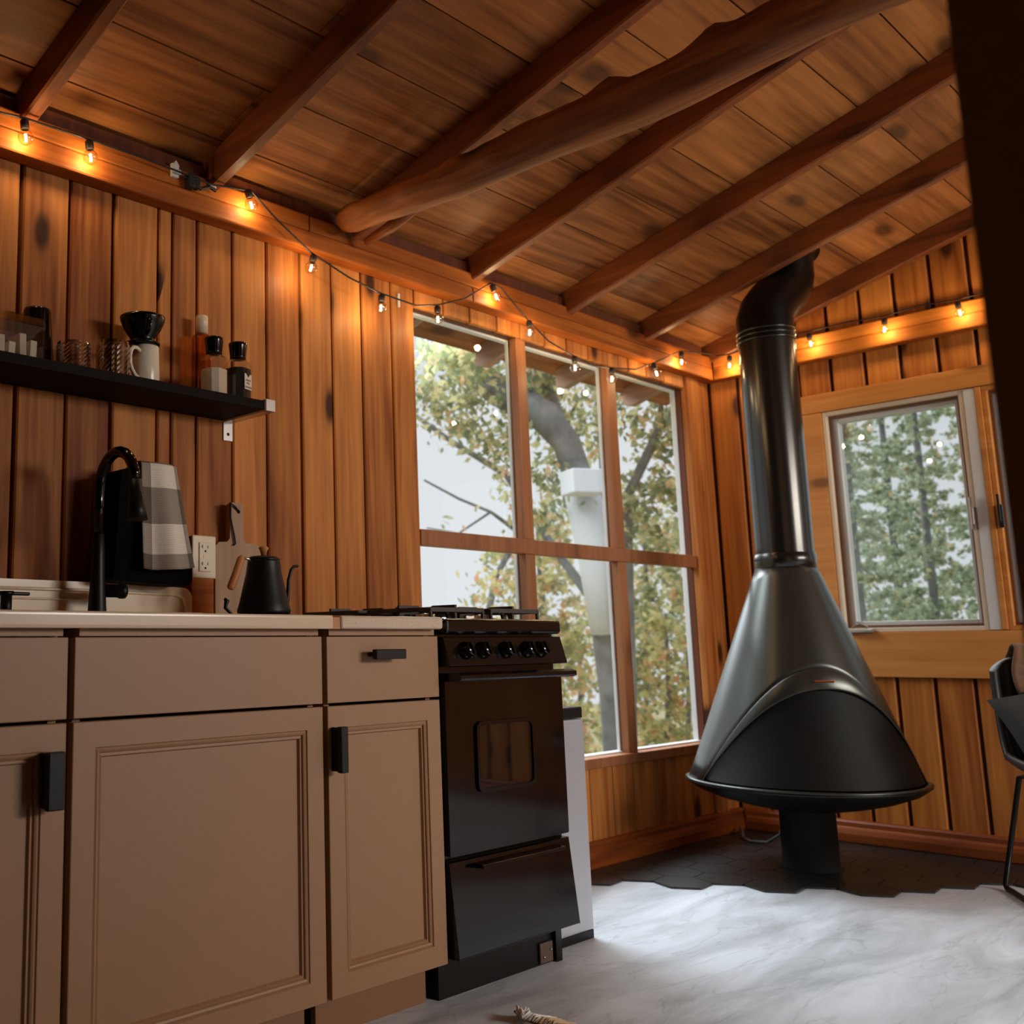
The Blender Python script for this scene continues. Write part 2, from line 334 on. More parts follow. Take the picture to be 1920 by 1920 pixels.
# unseen sides of the room: side wall with tall window openings, wall behind the camera
mb = MB(); YR = -4.7
mb.box(-1.6, 2.8, YR-.1, YR, 0, 2.25).box(4.7, 4.86, YR-.1, YR, 0, 2.25).box(2.8, 4.7, YR-.1, YR, 0, .4).box(2.8, 4.7, YR-.1, YR, 2.15, 2.25).box(3.7, 3.77, YR-.1, YR, .4, 2.15)
struct(mb.build('wall_right', PLASTER))
mb = MB().prism([(.11, 0), (.11, 2.2), (RIDGE, ZT(RIDGE)+.02), (-4.8, 2.2), (-4.8, 0)], -1.7, -1.6, 'X'); struct(mb.build('wall_front', PLASTER))
# dark partition end beside the camera; unseen run behind it added to block side daylight
struct(MB().prism([(-4.69, 0), (-2.095, 0), (-2.095, ZT(-2.095)-.1), (RIDGE, ZT(RIDGE)-.1), (-4.69, 2.12)], .95, 1.06, 'X').build('wall_partition', DARKW, bevel=.006))
# plates (horizontal trims the string lights hang on)
mb = MB(); mb.box(-1.6, 2.9, -.056, -.001, 2.075, 2.134).box(2.902, 4.755, -.056, -.001, 2.075, 2.134)
mb.box(-1.6, 2.1, -.05, -.001, 2.136, 2.19).box(2.102, 4.755, -.05, -.001, 2.136, 2.19)
o = mb.build('trim_1', TRIMX, bevel=.006, seg=2); struct(o)
mb = MB(); mb.box(4.70, 4.755, -2.3, -.057, 2.075, 2.134).box(4.706, 4.755, -2.3, -.057, 2.136, 2.19)
struct(mb.build('trim_2', TRIMY, bevel=.006))
mb = MB().box(-1.6, 4.66, -.03, -.001, 2.19, 2.235); struct(mb.build('trim_3', GROOVE))
# baseboards, round faced moulding
def bb(pts_fn):
    return [(.0, .0), (.028, .0), (.036, .012), (.036, .045), (.03, .062), (.02, .07), (.02, .088), (.014, .097), (0, .1)]
prof = bb(0)
mb = MB().prism([(-p[0]-.0005, p[1]) for p in prof], 2.0, 4.75, 'X', smooth=False); struct(mb.build('baseboard_left', BASEB, bevel=.003))
mb = MB().prism([(4.7555-p[0], p[1]) for p in prof], -4.6, -.04, 'Y'); struct(mb.build('baseboard_back', BASEBY, bevel=.003))
# window 1 (large left wall window)
w1 = bpy.data.objects.new('window_1', None); C.objects.link(w1); w1['kind'] = 'structure'; w1['_o'] = (0, 0, 0)
mb = MB()
for a, b_ in ((3.232, 3.292), (3.868, 3.932)):
    mb.box(a, b_, .004, .036, WZ0, 1.1762); mb.box(a, b_, .004, .036, 1.2322, WZ1)
mb.build('mullion', SASHW, w1, bevel=.003)
MB().box(WX0, WX1, .0, .038, 1.1762, 1.2322).build('rail', SASHW, w1, bevel=.003)
xs = (WX0, 3.232, 3.868, WX1); xe = (3.232, 3.868, WX1)
xl = [(WX0+.003, 3.229), (3.295, 3.865), (3.935, WX1-.003)]
for a, b_ in xl:
    for z0, z1 in ((WZ0+.012, 1.174), (1.2345, WZ1-.003)):
        MB().box(a, b_, .040, .043, z0, z1).build('pane', PANE, w1)
mb = MB()                                                            # outer pale frame
mb.box(WX1-.003, WX1+.02, .051, .075, WZ0, WZ1).box(WX0-.02, WX0+.003, .051, .075, WZ0, WZ1).box(WX0, WX1, .051, .075, WZ1-.008, WZ1+.02)
for a in (3.232, 3.868): mb.box(a, a+.05, .046, .06, WZ0, WZ1)
mb.build('outer_frame', WHITEP, w1, bevel=.002)
MB().box(WX0, WX1, -.012, .036, WZ0-.03, WZ0+.008).build('window_sill', SASHW, w1, bevel=.003)
MB().box(WX0, WX1, .037, .08, WZ0-.01, WZ0+.014).build('outer_sill', WHITEP, w1, bevel=.003)
# window 2 / 3 (back wall casements)
def casement(name, y0, y1, latch, crank):
    wn = bpy.data.objects.new(name, None); C.objects.link(wn); wn['kind'] = 'structure'; wn['_o'] = (0, 0, 0)
    z0, z1 = Z2
    def ring(mb, ya, yb, za, zb, t, xa, xb):
        mb.box(xa, xb, ya-t, ya, za, zb).box(xa, xb, yb, yb+t, za, zb).box(xa, xb, yb+t, ya-t, zb-t, zb).box(xa, xb, yb+t, ya-t, za, za+t)
    mb = MB(); ring(mb, y0, y1, z0, z1, .018, XB-.012, XB+.10); mb.build('jamb', CASING if name == 'window_3' else PALEP, wn, bevel=.002)
    mb = MB(); ring(mb, y0-.018, y1+.018, z0+.018, z1-.018, .011, XB+.012, XB+.03); mb.build('gasket', BROWNG, wn)
    mb = MB(); ring(mb, y0-.022, y1+.022, z0+.022, z1-.022, .024, XB+.034, XB+.085); mb.build('sash', WHITEP, wn, bevel=.003)
    MB().box(XB+.05, XB+.054, y1+.046, y0-.046, z0+.046, z1-.046).build('pane', PANE2, wn)
    mb = MB(); mb.box(XB-.03, XB-.012, latch-.008, latch+.008, 1.27, 1.36); mb.box(XB-.045, XB-.03, latch-.004, latch+.004, 1.29, 1.40); mb.build('latch', BLACKM if name == 'window_3' else STEEL, wn, bevel=.002)
    if crank:
        mb = MB(); mb.box(XB-.05, XB-.012, crank-.05, crank+.05, z0-.002, z0+.012); mb.tube([(XB-.04, crank+.03, z0+.02), (XB-.06, crank, z0+.035), (XB-.055, crank-.035, z0+.02)], .006, 8)
        mb.build('crank', STEEL, wn, bevel=.002)
    return wn
PANE2 = thin_glass('hazy_pane', (.9, .92, .92), .0, 1.5, 1.6, .02)
casement('window_2', W2[0], W2[1], -1.052, -.60)
casement('window_3', W3[0], W3[1], -1.145, None)
mb = MB()
mb.box(XB-.02, XB-.0005, -1.80, -.40, Z2[1]+.002, 1.925)                # head casing
mb.box(XB-.02, XB-.0005, W2[0]+.001, -.40, Z2[0]+.001, Z2[1])
mb.box(XB-.02, XB-.0005, -1.80, -.40, .69, Z2[0]-.001)
mb.box(XB-.02, XB-.0005, -1.80, W3[1]-.001, Z2[0]+.001, Z2[1])
struct(mb.build('trim_4', CASING, bevel=.002))
struct(MB().box(XB-.016, XB+.09, -1.103, W2[1]-.001, Z2[0]+.002, Z2[1]-.002).build('trim_5', WHITEP, bevel=.002))
struct(MB().box(XB-.02, XB+.09, -1.124, -1.104, Z2[0]+.002, Z2[1]-.002).build('trim_6', CASING, bevel=.002))
# rafters run through the wall and end as tails outside
names = {0: 'dark rafter at the far left corner of the ceiling, nearest the camera', 1: 'dark rafter ending at the plate beside the white hook', 2: 'rafter mostly hidden behind the rough tie log',
         3: 'rafter above the first window pane, next right of the tie log', 4: 'rafter with rounded end above the middle window pane',
         5: 'rafter that hides the top of the black flue pipe', 6: 'last rafter lying against the back gable wall'}
for i, xr in enumerate((1.105, 1.70, 2.30, 2.905, 3.51, 4.11, 4.70)):
    rnd = random.Random(i); mb = MB(); n = 26; wd = .042
    rows = []
    for k in range(n+1):
        y = .088 + (RIDGE-.088)*k/n
        zb = 2.15-.28*y + rnd.uniform(-.002, .002)
        if -.17 < y < -.02: zb += .0
        zt = ZT(y)-.002
        if y > .2: zb += (.0)
        rows.append((y, zb, zt))
    vs = []; 
    for y, zb, zt in rows:
        c = .006; vs += [(xr, y, zt), (xr, y, zb+c), (xr+c, y, zb), (xr+wd-c, y, zb), (xr+wd, y, zb+c), (xr+wd, y, zt)]
    fs = [(k*6+j, k*6+(j+1) % 6, (k+1)*6+(j+1) % 6, (k+1)*6+j) for k in range(n) for j in range(6)]
    fs += [(5, 4, 3, 2, 1, 0), tuple(n*6+j for j in range(6))]
    if i == 6: vs = [(v[0]-.0, v[1], v[2]) for v in vs]
    o = mb.add(vs, fs).build('rafter', RAFT, origin=(xr, 0, 0)); tag(o, names[i], 'rafter'); o['_o'] = (xr, 0, 0)
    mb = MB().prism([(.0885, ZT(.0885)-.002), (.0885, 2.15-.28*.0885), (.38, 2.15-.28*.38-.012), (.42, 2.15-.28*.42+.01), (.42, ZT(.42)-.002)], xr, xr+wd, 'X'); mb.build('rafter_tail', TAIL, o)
# exterior fascia under the eave
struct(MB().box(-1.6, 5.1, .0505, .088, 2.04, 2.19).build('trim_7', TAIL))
# rough tie log
rnd = random.Random(5); NL = 90; NR = 22; vs = []; fs = []
kn = [(.03, 2.9, .012), (.07, 3.9, .014), (.13, 3.2, .010), (.20, 2.0, .012), (.27, 3.7, .012), (.42, 1.9, .026), (.54, 2.0, .024), (.60, 3.5, .012), (.70, 2.2, .014), (.80, 3.9, .014), (.9, 2.0, .02)]
ph_ = [rnd.uniform(0, 6.3) for _ in range(12)]
for i in range(NL+1):
    t = i/NL; y = -.095-2.3*t; cxl = 2.205+.016*math.sin(t*5+.4)+.006*math.sin(t*17); czl = 2.185-.03*math.sin(t*PI)+.02*t+.004*math.sin(t*23)
    r0 = .044+.018*min(1, t*2.6); r0 *= min(1, .86+t*12)
    for k in range(NR):
        a = 2*PI*k/NR; r = r0*(1+.05*math.sin(3*a+ph_[0]+t*4)+.035*math.sin(5*a+ph_[1]-t*9)+.02*math.sin(a*2+t*40+ph_[2])+.02*math.sin(a*4-t*63+ph_[3])+.018*math.sin(a*7+t*120+ph_[4])+.02*math.sin(a*3-t*170+ph_[5])*math.exp(-t*4))
        for kt_, ka, kh in kn: r += kh*math.exp(-((t-kt_)/.018)**2-((((a-ka+PI) % (2*PI))-PI)/.45)**2)
        if math.sin(a) < -.55: r = min(r, r0*.93/max(.6, -math.sin(a)))         # hewn flat underside
        vs.append((cxl+r*math.cos(a), y, czl+r*math.sin(a)))
for i in range(NL):
    for k in range(NR): fs.append((i*NR+k, i*NR+(k+1) % NR, (i+1)*NR+(k+1) % NR, (i+1)*NR+k))
fs += [tuple(range(NR-1, -1, -1)), tuple(NL*NR+k for k in range(NR))]
lg = thing('tie_log', 'rough peeled log tie beam crossing under the rafters', 'log beam', (2.2, -.1, 2.18))
mb = MB().add(vs, fs, True); mb.build('log', LOG, lg)
mb = MB(); mb.tube([(2.30, -.10, 2.135), (2.315, -.2, 2.16), (2.33, -.32, 2.2)], [.012, .02, .012], 8); mb.build('bark_strip', RAFT, lg)
# ================================================================ HEARTH of hex tiles
A = math.radians(-54.5); d_ = (math.cos(A), math.sin(A)); n_ = (-math.sin(A), math.cos(A))
mbt = MB(); s = .1; h = s*.866
def hexpoly(sc_, nc, q):
    pts = []
    for k in range(6):
        a = k*PI/3; ss = sc_+q*math.cos(a); nn = nc+q*math.sin(a)
        x_ = ss*d_[0]+nn*n_[0]; y_ = ss*d_[1]+nn*n_[1]; pts.append((x_, y_))
    return pts
def clip(poly, f):                                                  # Sutherland-Hodgman, keep f >= 0
    out = []
    for i in range(len(poly)):
        a, b_ = poly[i-1], poly[i]; fa, fb = f(a), f(b_)
        if (fa >= 0) != (fb >= 0):
            t = fa/(fa-fb); out.append((a[0]+(b_[0]-a[0])*t, a[1]+(b_[1]-a[1])*t))
        if fb >= 0: out.append(b_)
    return out
for k in range(-2, 22):
    scn = 2.208+.15*(k-1); base = 2.69 if k % 2 else 2.604
    m0 = 0 if k <= 7 else (1 if k <= 10 else 2 + (k-11)//2)
    if k in (8,): m0 = 1
    if k == 7: m0 = 0
    for m_ in range(m0, 14):
        poly = hexpoly(scn, base+h+2*h*m_, s-.0022)
        for f in (lambda p: 4.754-p[0], lambda p: -.002-p[1], lambda p: p[0]-2.8):
            poly = clip(poly, f)
            if not poly: break
        if len(poly) > 2: mbt.prism(poly, .0012, .007, 'Z')
ht = mbt.build('hearth', SLATE, bevel=.0008, seg=1); tag(ht, 'black slate hexagon tiles set into the corner floor under the fireplace', 'hearth')
# ================================================================ CABINETS
YD = -.62
def door_mesh(x0, x1, z0, z1, fr=.047):
    mb = MB(); prof = [(0, -.600), (0, -.619), (.0015, -.62), (fr, -.62), (fr+.002, -.6165), (fr+.006, -.6185), (fr+.010, -.6165), (fr+.012, -.612), (fr+.017, -.6135), (fr+.020, -.607), (fr+.0201, -.607)]
    vs = []; fs = []
    for d, y in prof: vs += [(x0+d, y, z0+d), (x1-d, y, z0+d), (x1-d, y, z1-d), (x0+d, y, z1-d)]
    for i in range(len(prof)-1):
        for k in range(4): fs.append((i*4+k, i*4+(k+1) % 4, (i+1)*4+(k+1) % 4, (i+1)*4+k))
    fs += [(3, 2, 1, 0), tuple((len(prof)-1)*4+k for k in range(4))]
    return mb.add(vs, fs)
def slab(x0, x1, z0, z1): return MB().box(x0, x1, -.62, -.600, z0, z1)
def pull(parent, x0, x1, z0, z1, vertical):
    mb = MB().box(x0, x1, -.658, -.643, z0, z1)
    if vertical: mb.box(x0+.003, x1-.012, -.6432, -.621, z0+.002, z1-.002)
    else: mb.box(x0+.008, x0+.022, -.643, -.621, z0+.006, z1-.006).box(x1-.022, x1-.008, -.643, -.621, z0+.006, z1-.006)
    mb.build('handle', BLACKM, parent, bevel=.0025)
def cabinet(label, x0, x1, drawer, hdoor, xin0, xin1):
    t = thing('base_cabinet', label, 'cabinet', ((x0+x1)/2, -.3, 0), 'beige base cabinets along the left wall')
    mb = MB(); z0, z1 = .095, .878
    mb.box(xin0, xin0+.016, -.597, -.03, z0, z1).box(xin1-.016, xin1, -.597, -.03, z0, z1).box(xin0+.016, xin1-.016, -.05, -.03, z0, z1).box(xin0+.016, xin1-.016, -.595, -.05, z0, z0+.016)
    mb.build('body', CAB, t)
    MB().box(xin0, xin1, -.618, -.597, .866, .8795).build('top_rail', CAB, t)
    MB().box(xin0-.0, xin1, -.556, -.54, 0, .0945).build('toe_kick', TOEK, t)
    dr = slab(x0, x1, .7165, .8635).build('drawer' if drawer else 'front_panel', CAB, t, bevel=.0015)
    if drawer: pull(dr, 1.729, 1.83, .811, .834, False)
    dd = door_mesh(x0, x1, .0972, .7097).build('door', CAB, t)
    if hdoor: pull(dd, *hdoor, True)
    return t
cabinet('beige base cabinet at the left picture edge with a tall black door pull', .50, .958, False, (.904, .937, .564, .664), .506, .948)
cabinet('widest beige cabinet under the sink, plain front panel above a door without a pull', .972, 1.593, False, None, .982, 1.584)
cabinet('narrow beige cabinet beside the stove with black pulls on its drawer and door', 1.608, 1.9856, True, (1.612, 1.634, .568, .667), 1.617, 1.975)
cb = bpy.data.objects[-1] if False else None
# countertops
def slab_ring(mb, x0, x1, y0, y1, z0, z1, hx0, hx1, hy0, hy1):
    vs = []; 
    for z in (z0, z1):
        vs += [(x0,y0,z),(x1,y0,z),(x1,y1,z),(x0,y1,z),(hx0,hy0,z),(hx1,hy0,z),(hx1,hy1,z),(hx0,hy1,z)]
    fs = []
    for k in range(4):
        k2 = (k+1) % 4
        fs += [(8+k, 8+k2, 12+k2, 12+k), (k2, k, 4+k, 4+k2), (k, k2, 8+k2, 8+k), (4+k2, 4+k, 12+k, 12+k2)]
    mb.add(vs, fs)
mb = MB(); slab_ring(mb, .2, 1.603, -.65, -.002, .88, .91, .86, 1.30, -.53, -.23)
o = mb.build('countertop', COUNTER, bevel=.006, seg=3); tag(o, 'long smooth cream countertop around the sink', 'countertop')
o = MB().box(1.627, 1.975, -.65, -.002, .88, .91).build('countertop', QUARTZ, bevel=.007, seg=3); tag(o, 'short speckled cream countertop end beside the stove', 'countertop')
o = MB().box(1.6035, 1.6265, -.645, -.002, .8802, .906).build('filler_strip', plain('filler_brown', (190, 130, 84), rough=.5)); tag(o, 'narrow tan filler strip joining the two cream countertops', 'filler strip')
# sink with raised porcelain back ledge
sk = thing('kitchen_sink', 'cream porcelain sink with raised back ledge behind the black faucet', 'sink', (1.1, -.3, .91))
mb = MB()
def sinkpt(x0, x1, y0, y1, z): return [(x0,y0,z),(x1,y0,z),(x1,y1,z),(x0,y1,z)]
vs = sinkpt(.84, 1.32, -.55, -.21, .9105)+sinkpt(.84, 1.32, -.55, -.21, .915)+sinkpt(.865, 1.295, -.525, -.235, .915)+sinkpt(.875, 1.285, -.515, -.245, .73)
fs = []
for i in range(3):
    for k in range(4): fs.append((i*4+k, i*4+(k+1) % 4, (i+1)*4+(k+1) % 4, (i+1)*4+k))
fs.append((12, 13, 14, 15)); mb.add(vs, fs); mb.build('basin', PORC, sk, bevel=.004)
pts = rrect(.22, 1.642, .9105, 1.006, .028, 6)
pts = [(p[0], max(p[1], .9105)) for p in pts]
pts = [(.22, .9105), (1.642, .9105)]+[(1.642-.03+.03*math.cos(a), 1.0-.03+.03*math.sin(a)) for a in [k*PI/16 for k in range(9)]]+[(1.3, 1.006), (.22, 1.012)]
MB().prism(pts, -.06, -.004, 'Y').build('back_ledge', PORC, sk, bevel=.008, seg=3)
mb = MB(); pth = [(.25, -.0625, .985), (1.30, -.0625, .985), (1.585, -.0625, .98), (1.608, -.0625, .972), (1.617, -.0625, .95), (1.617, -.0625, .915)]
mb.tube(pth, .004, 8); mb.tube([(.25, -.063, .962), (1.30, -.063, .962)], .003, 6); mb.build('ledge_rim', PORC, sk)
# faucet
fc = thing('faucet', 'tall black gooseneck faucet with pull-down spray head', 'faucet', (1.297, -.15, .91))
fx = 1.297; mb = MB(); mb.lathe([(.001, .9105), (.026, .9105), (.026, .915), (.0225, .93), (.019, .99), (.0165, 1.06), (.015, 1.115), (.0135, 1.117)], 24, T(fx, -.15, 0)); mb.build('faucet_body', BLACKM, fc)
for p_ in mb.v: pass
path = [(fx, -.15, 1.115), (fx, -.15, 1.2)]
for k in range(1, 13):
    a = PI*k/12*.97; path.append((fx, -.15-.08*(1-math.cos(a)), 1.222+.085*math.sin(a)))
MB().tube(path, .0135, 16).build('gooseneck', BLACKG, fc)
mb = MB(); e0 = Vector(path[-1]); mb.tube([e0, e0+Vector((0, -.002, -.03)), e0+Vector((.0, -.004, -.035)), e0+Vector((0, -.008, -.07)), e0+Vector((0, -.01, -.095))], [.015, .016, .018, .021, .0255], 20); mb.build('spray_head', BLACKM, fc)
mb = MB().tube([(fx+.015, -.15, .98), (fx+.06, -.15, .98), (fx+.062, -.15, .98), (fx+.075, -.15, .98), (fx+.082, -.15, .98)], [.016, .016, .0185, .0185, .008], 18); mb.build('lever', BLACKM, fc)
# soap pump
sp = thing('soap_pump', 'small black soap pump at the left edge of the counter', 'soap pump', (1.062, -.15, .91))
MB().lathe([(.001, .9105), (.02, .9105), (.02, .914), (.013, .916), (.013, .962), (.017, .964), (.017, .972), (.001, .972)], 20, T(1.062, -.15, 0)).build('pump_body', BLACKM, sp)
MB().box(1.06, 1.118, -.157, -.143, .963, .971).build('pump_spout', BLACKM, sp, bevel=.003)
# black wall caddy + towel
cz = thing('wall_caddy', 'black boxy wall caddy behind the faucet, under the plaid towel', 'caddy', (1.48, -.1, 1.0))
mb = MB(); mb.prism([(1.345, 1.012), (1.36, 1.006), (1.5, 1.0), (1.565, 1.0), (1.580, 1.008), (1.582, 1.05), (1.522, 1.28), (1.50, 1.300), (1.42, 1.300), (1.362, 1.283)], -.145, -.062, 'Y'); mb.build('caddy_body', SOOT2, cz, bevel=.006)
MB().box(1.38, 1.56, -.062, -.002, 1.10, 1.25).build('wall_bracket', BLACKM, cz)
def towel_mat():
    m, nt, b = newmat('plaid_cloth'); N = nt.nodes.new; L = nt.links.new
    tc = N('ShaderNodeUVMap'); tc.uv_map = 'UVMap'; sp_ = N('ShaderNodeSeparateXYZ'); L(tc.outputs[0], sp_.inputs[0])
    def band(src, stops):
        r = N('ShaderNodeValToRGB'); r.color_ramp.interpolation = 'CONSTANT'; el = r.color_ramp.elements
        el[0].position = 0; el[0].color = (stops[0][1],)*3+(1,); el[1].position = stops[1][0]; el[1].color = (stops[1][1],)*3+(1,)
        for p, c in stops[2:]: e = el.new(p); e.color = (c,)*3+(1,)
        L(src, r.inputs[0]); return r.outputs[0]
    a = band(sp_.outputs[0], [(0, 1), (.2, 0), (.76, 1)]); c = band(sp_.outputs[1], [(0, 1), (.14, 0), (.42, 1), (.76, 0), (.985, 1)])
    s_ = N('ShaderNodeMath'); s_.operation = 'ADD'; L(a, s_.inputs[0]); L(c, s_.inputs[1])
    h_ = N('ShaderNodeMath'); h_.operation = 'MULTIPLY'; h_.inputs[1].default_value = .5; L(s_.outputs[0], h_.inputs[0])
    r = N('ShaderNodeValToRGB'); r.color_ramp.interpolation = 'CONSTANT'; el = r.color_ramp.elements
    el[0].color = lin((248, 238, 224)); el[1].position = .4; el[1].color = lin((168, 158, 146)); e = el.new(.8); e.color = lin((110, 100, 90))
    L(h_.outputs[0], r.inputs[0])
    w_ = N('ShaderNodeTexWave'); w_.bands_direction = 'Z'; w_.inputs['Scale'].default_value = 70; tc2 = N('ShaderNodeTexCoord'); L(tc2.outputs['Object'], w_.inputs['Vector'])
    mx = N('ShaderNodeMix'); mx.data_type = 'RGBA'; mx.blend_type = 'MULTIPLY'; mx.inputs[0].default_value = .25; L(r.outputs[0], mx.inputs[6]); L(w_.outputs['Color'], mx.inputs[7])
    L(mx.outputs[2], b.inputs['Base Color']); b.inputs['Roughness'].default_value = .9; b.inputs['Specular IOR Level'].default_value = .1
    bp = N('ShaderNodeBump'); bp.inputs['Strength'].default_value = .4; bp.inputs['Distance'].default_value = .001; L(w_.outputs['Fac'], bp.inputs['Height']); L(bp.outputs[0], b.inputs['Normal'])
    return m
NU, NV = 26, 40
def tw(u, v):                                                       # u across, v from hem (0) over the top to the back (1+)
    top = 1.308; vv = v*1.12
    if vv <= 1: z = 1.036+(top-1.036)*vv; y = -.158-.022*(1-vv)
    else: a = (vv-1)/.12; z = top+.004*math.sin(a*PI)-.02*a*a; y = -.158+.09*a
    wid0, wid1 = (1.418, 1.578) if vv < .02 else (0, 0)
    f = min(vv, 1)
    xl_ = 1.408+.006*f; xr_ = 1.588-.048*f
    x_ = xl_+(xr_-xl_)*u
    y += .012*math.sin(u*7+.5+f)*(1-f*.7) - .006*math.cos(u*14)*(1-f) + (.05*((u-.8)/.2)**2 if u > .8 else 0)
    z -= (.012*u*(1-u)*2 - .012*u)*(1-f)
    if vv >= .9 and u > .85: z -= .03*((u-.85)/.15)**2
    return (x_, y, z)
mb = MB().grid(NU, NV, tw)
tw_o = mb.build('plaid_towel', towel_mat(), origin=(1.5, -.16, 1.04), solid=.003)
uv = tw_o.data.uv_layers.new(name='UVMap')
for l in tw_o.data.loops:
    i = l.vertex_index; uv.data[l.index].uv = ((i//(NV+1))/NU, min((i % (NV+1))/NV*1.12, 1.0))
tag(tw_o, 'cream and grey plaid kitchen towel hanging beside the faucet', 'towel')
# outlet on its wooden block
ot = thing('wall_outlet', 'cream double outlet on a wooden wall block beside the towel', 'outlet', (1.68, -.03, .911))
MB().box(1.644, 1.72, -.054, -.002, .911, 1.142).build('mounting_block', TRIMX, ot, bevel=.002)
cp = MB().box(1.642, 1.722, -.061, -.0545, 1.027, 1.144).build('cover_plate', PLATEP, ot, bevel=.004)
rc = MB().box(1.663, 1.703, -.0645, -.0612, 1.045, 1.125).build('receptacle', PLATEP, ot, bevel=.0015)
for z in (1.108, 1.062):
    MB().box(1.672, 1.674, -.0653, -.0646, z, z+.010).box(1.6685, 1.6725, -.0653, -.0646, z+.004, z+.0055).build('slot', BLACKM, rc)
    MB().box(1.690, 1.692, -.0653, -.0646, z+.001, z+.008).build('slot', BLACKM, rc)
    MB().lathe([(.0005, 0), (.003, 0), (.003, .0008), (.0005, .0008)], 10, T(1.683, -.0646, z-.007) @ Matrix.Rotation(PI/2, 4, 'X')).build('slot', BLACKM, rc)

MB().box(1.676, 1.690, -.0655, -.0646, 1.079, 1.090).build('reset_button', PLATEP, rc)
# cutting board leaning on the wall
ct = thing('cutting_board', 'pale wooden paddle cutting board with leather loop behind the kettle', 'cutting board', (1.82, -.04, .911))
pts = [(1.736, .9115), (1.895, .9115), (1.898, 1.12), (1.888, 1.132), (1.845, 1.134), (1.836, 1.145), (1.834, 1.24), (1.828, 1.247), (1.794, 1.247), (1.789, 1.24), (1.787, 1.145), (1.778, 1.134), (1.748, 1.132), (1.736, 1.12)]
mb = MB().prism(pts, -.040, -.022, 'Y'); mb.build('board', BOARD, ct, bevel=.003)
MB().lathe([(.0005, 0), (.0055, 0), (.0055, .001), (.0005, .001)], 14, T(1.818, -.0402, 1.222) @ Matrix.Rotation(PI/2, 4, 'X')).build('hole', SOOT, ct)
MB().tube([(1.818, -.043, 1.222), (1.80, -.046, 1.235), (1.784, -.046, 1.245), (1.786, -.045, 1.20), (1.797, -.046, 1.155), (1.802, -.046, 1.13), (1.795, -.046, 1.125)], .0028, 6).build('leather_loop', BLACKM, ct)
# kettle
kx, ky, kz = 1.718, -.27, .924
kt = thing('kettle', 'black gooseneck kettle with wooden handle and knob', 'kettle', (kx, ky, .911))
MB().lathe([(.001, .911), (.078, .911), (.08, .915), (.078, .923), (.001, .923)], 36, T(kx+.012, ky, 0)).build('heating_base', BLACKM, kt)
MB().lathe([(.001, kz), (.066, kz), (.0695, kz+.006), (.0695, kz+.012), (.064, kz+.03), (.056, kz+.065), (.047, kz+.105), (.0425, kz+.135), (.0425, kz+.139), (.04, kz+.1395)], 40, T(kx, ky, 0)).build('kettle_body', BLACKM, kt)
lid = MB().lathe([(.0425, kz+.1395), (.043, kz+.143), (.034, kz+.149), (.008, kz+.152), (.001, kz+.152)], 32, T(kx, ky, 0)).build('lid', BLACKM, kt)
MB().lathe([(.001, kz+.152), (.006, kz+.152), (.010, kz+.165), (.0135, kz+.171), (.010, kz+.175), (.001, kz+.176)], 20, T(kx, ky, 0)).build('knob', BEECH, lid)
MB().tube([(kx+.055, ky, kz+.022), (kx+.078, ky, kz+.03), (kx+.083, ky, kz+.06), (kx+.085, ky, kz+.09), (kx+.094, ky, kz+.118), (kx+.104, ky, kz+.128), (kx+.117, ky, kz+.130)], [.009, .007, .0055, .0048, .0042, .004, .004], 12).build('spout', BLACKM, kt)
hd = MB().tube([(kx-.038, ky, kz+.128), (kx-.05, ky, kz+.141), (kx-.072, ky, kz+.142)], .0035, 8).build('handle_bracket', STEEL, kt)
MB().tube([(kx-.070, ky, kz+.146), (kx-.075, ky, kz+.140), (kx-.092, ky, kz+.1), (kx-.108, ky, kz+.067), (kx-.110, ky, kz+.062)], [.006, .010, .0105, .0105, .007], 14).build('handle', BEECH, kt)
MB().tube([(kx-.07, ky+.0, .917), (kx-.095, ky+.01, .921), (kx-.11, ky+.02, .94), (kx-.105, ky+.02, .958), (kx-.112, ky+.02, .962)], [.004, .004, .005, .007, .004], 8).build('power_cord', BLACKM, kt)
# ================================================================ STOVE
SX0, SX1 = 2.0, 2.497
st = thing('gas_stove', 'narrow glossy black gas stove with five knobs', 'stove', (2.25, -.3, 0))
MB().box(SX0, SX1, -.60, -.03, .10, .868).build('stove_body', ENAMEL, st)
MB().box(SX0+.004, SX1-.004, -.572, -.05, .0, .10).build('plinth', BLACKM, st)
MB().box(2.405, 2.462, -.58, -.573, .004, .056).build('bracket_plate', plain('rusty_steel', (92, 72, 58), rough=.6, noise=.3), st, bevel=.004)
for x_, z_ in ((2.42, .02), (2.45, .035)): MB().lathe([(.0005, 0), (.004, 0), (.003, .003), (.0005, .003)], 8, T(x_, -.5805, z_) @ Matrix.Rotation(PI/2, 4, 'X')).build('screw', STEEL, bpy.data.objects['bracket_plate'])
MB().box(SX0-.004, SX1-.004, -.638, -.03, .868, .908).build('cooktop', ENAMEL, st, bevel=.012, seg=4)
mb = MB(); mb.box(SX0, SX1, -.055, -.03, .9085, .93); mb.build('back_rim', ENAMEL, st, bevel=.004)
y0_, y1_, za, zb_ = -.624, -.644, .862, .792                         # slanted control panel
cpn = MB().prism([(-.601, za), (y0_, za), (y1_, zb_), (y1_+.002, zb_-.004), (-.601, zb_-.004)], SX0+.002, SX1+.004, 'X').build('control_panel', ENAMEL, st, bevel=.004, seg=3)
ang = math.atan2(y0_-y1_, za-zb_)
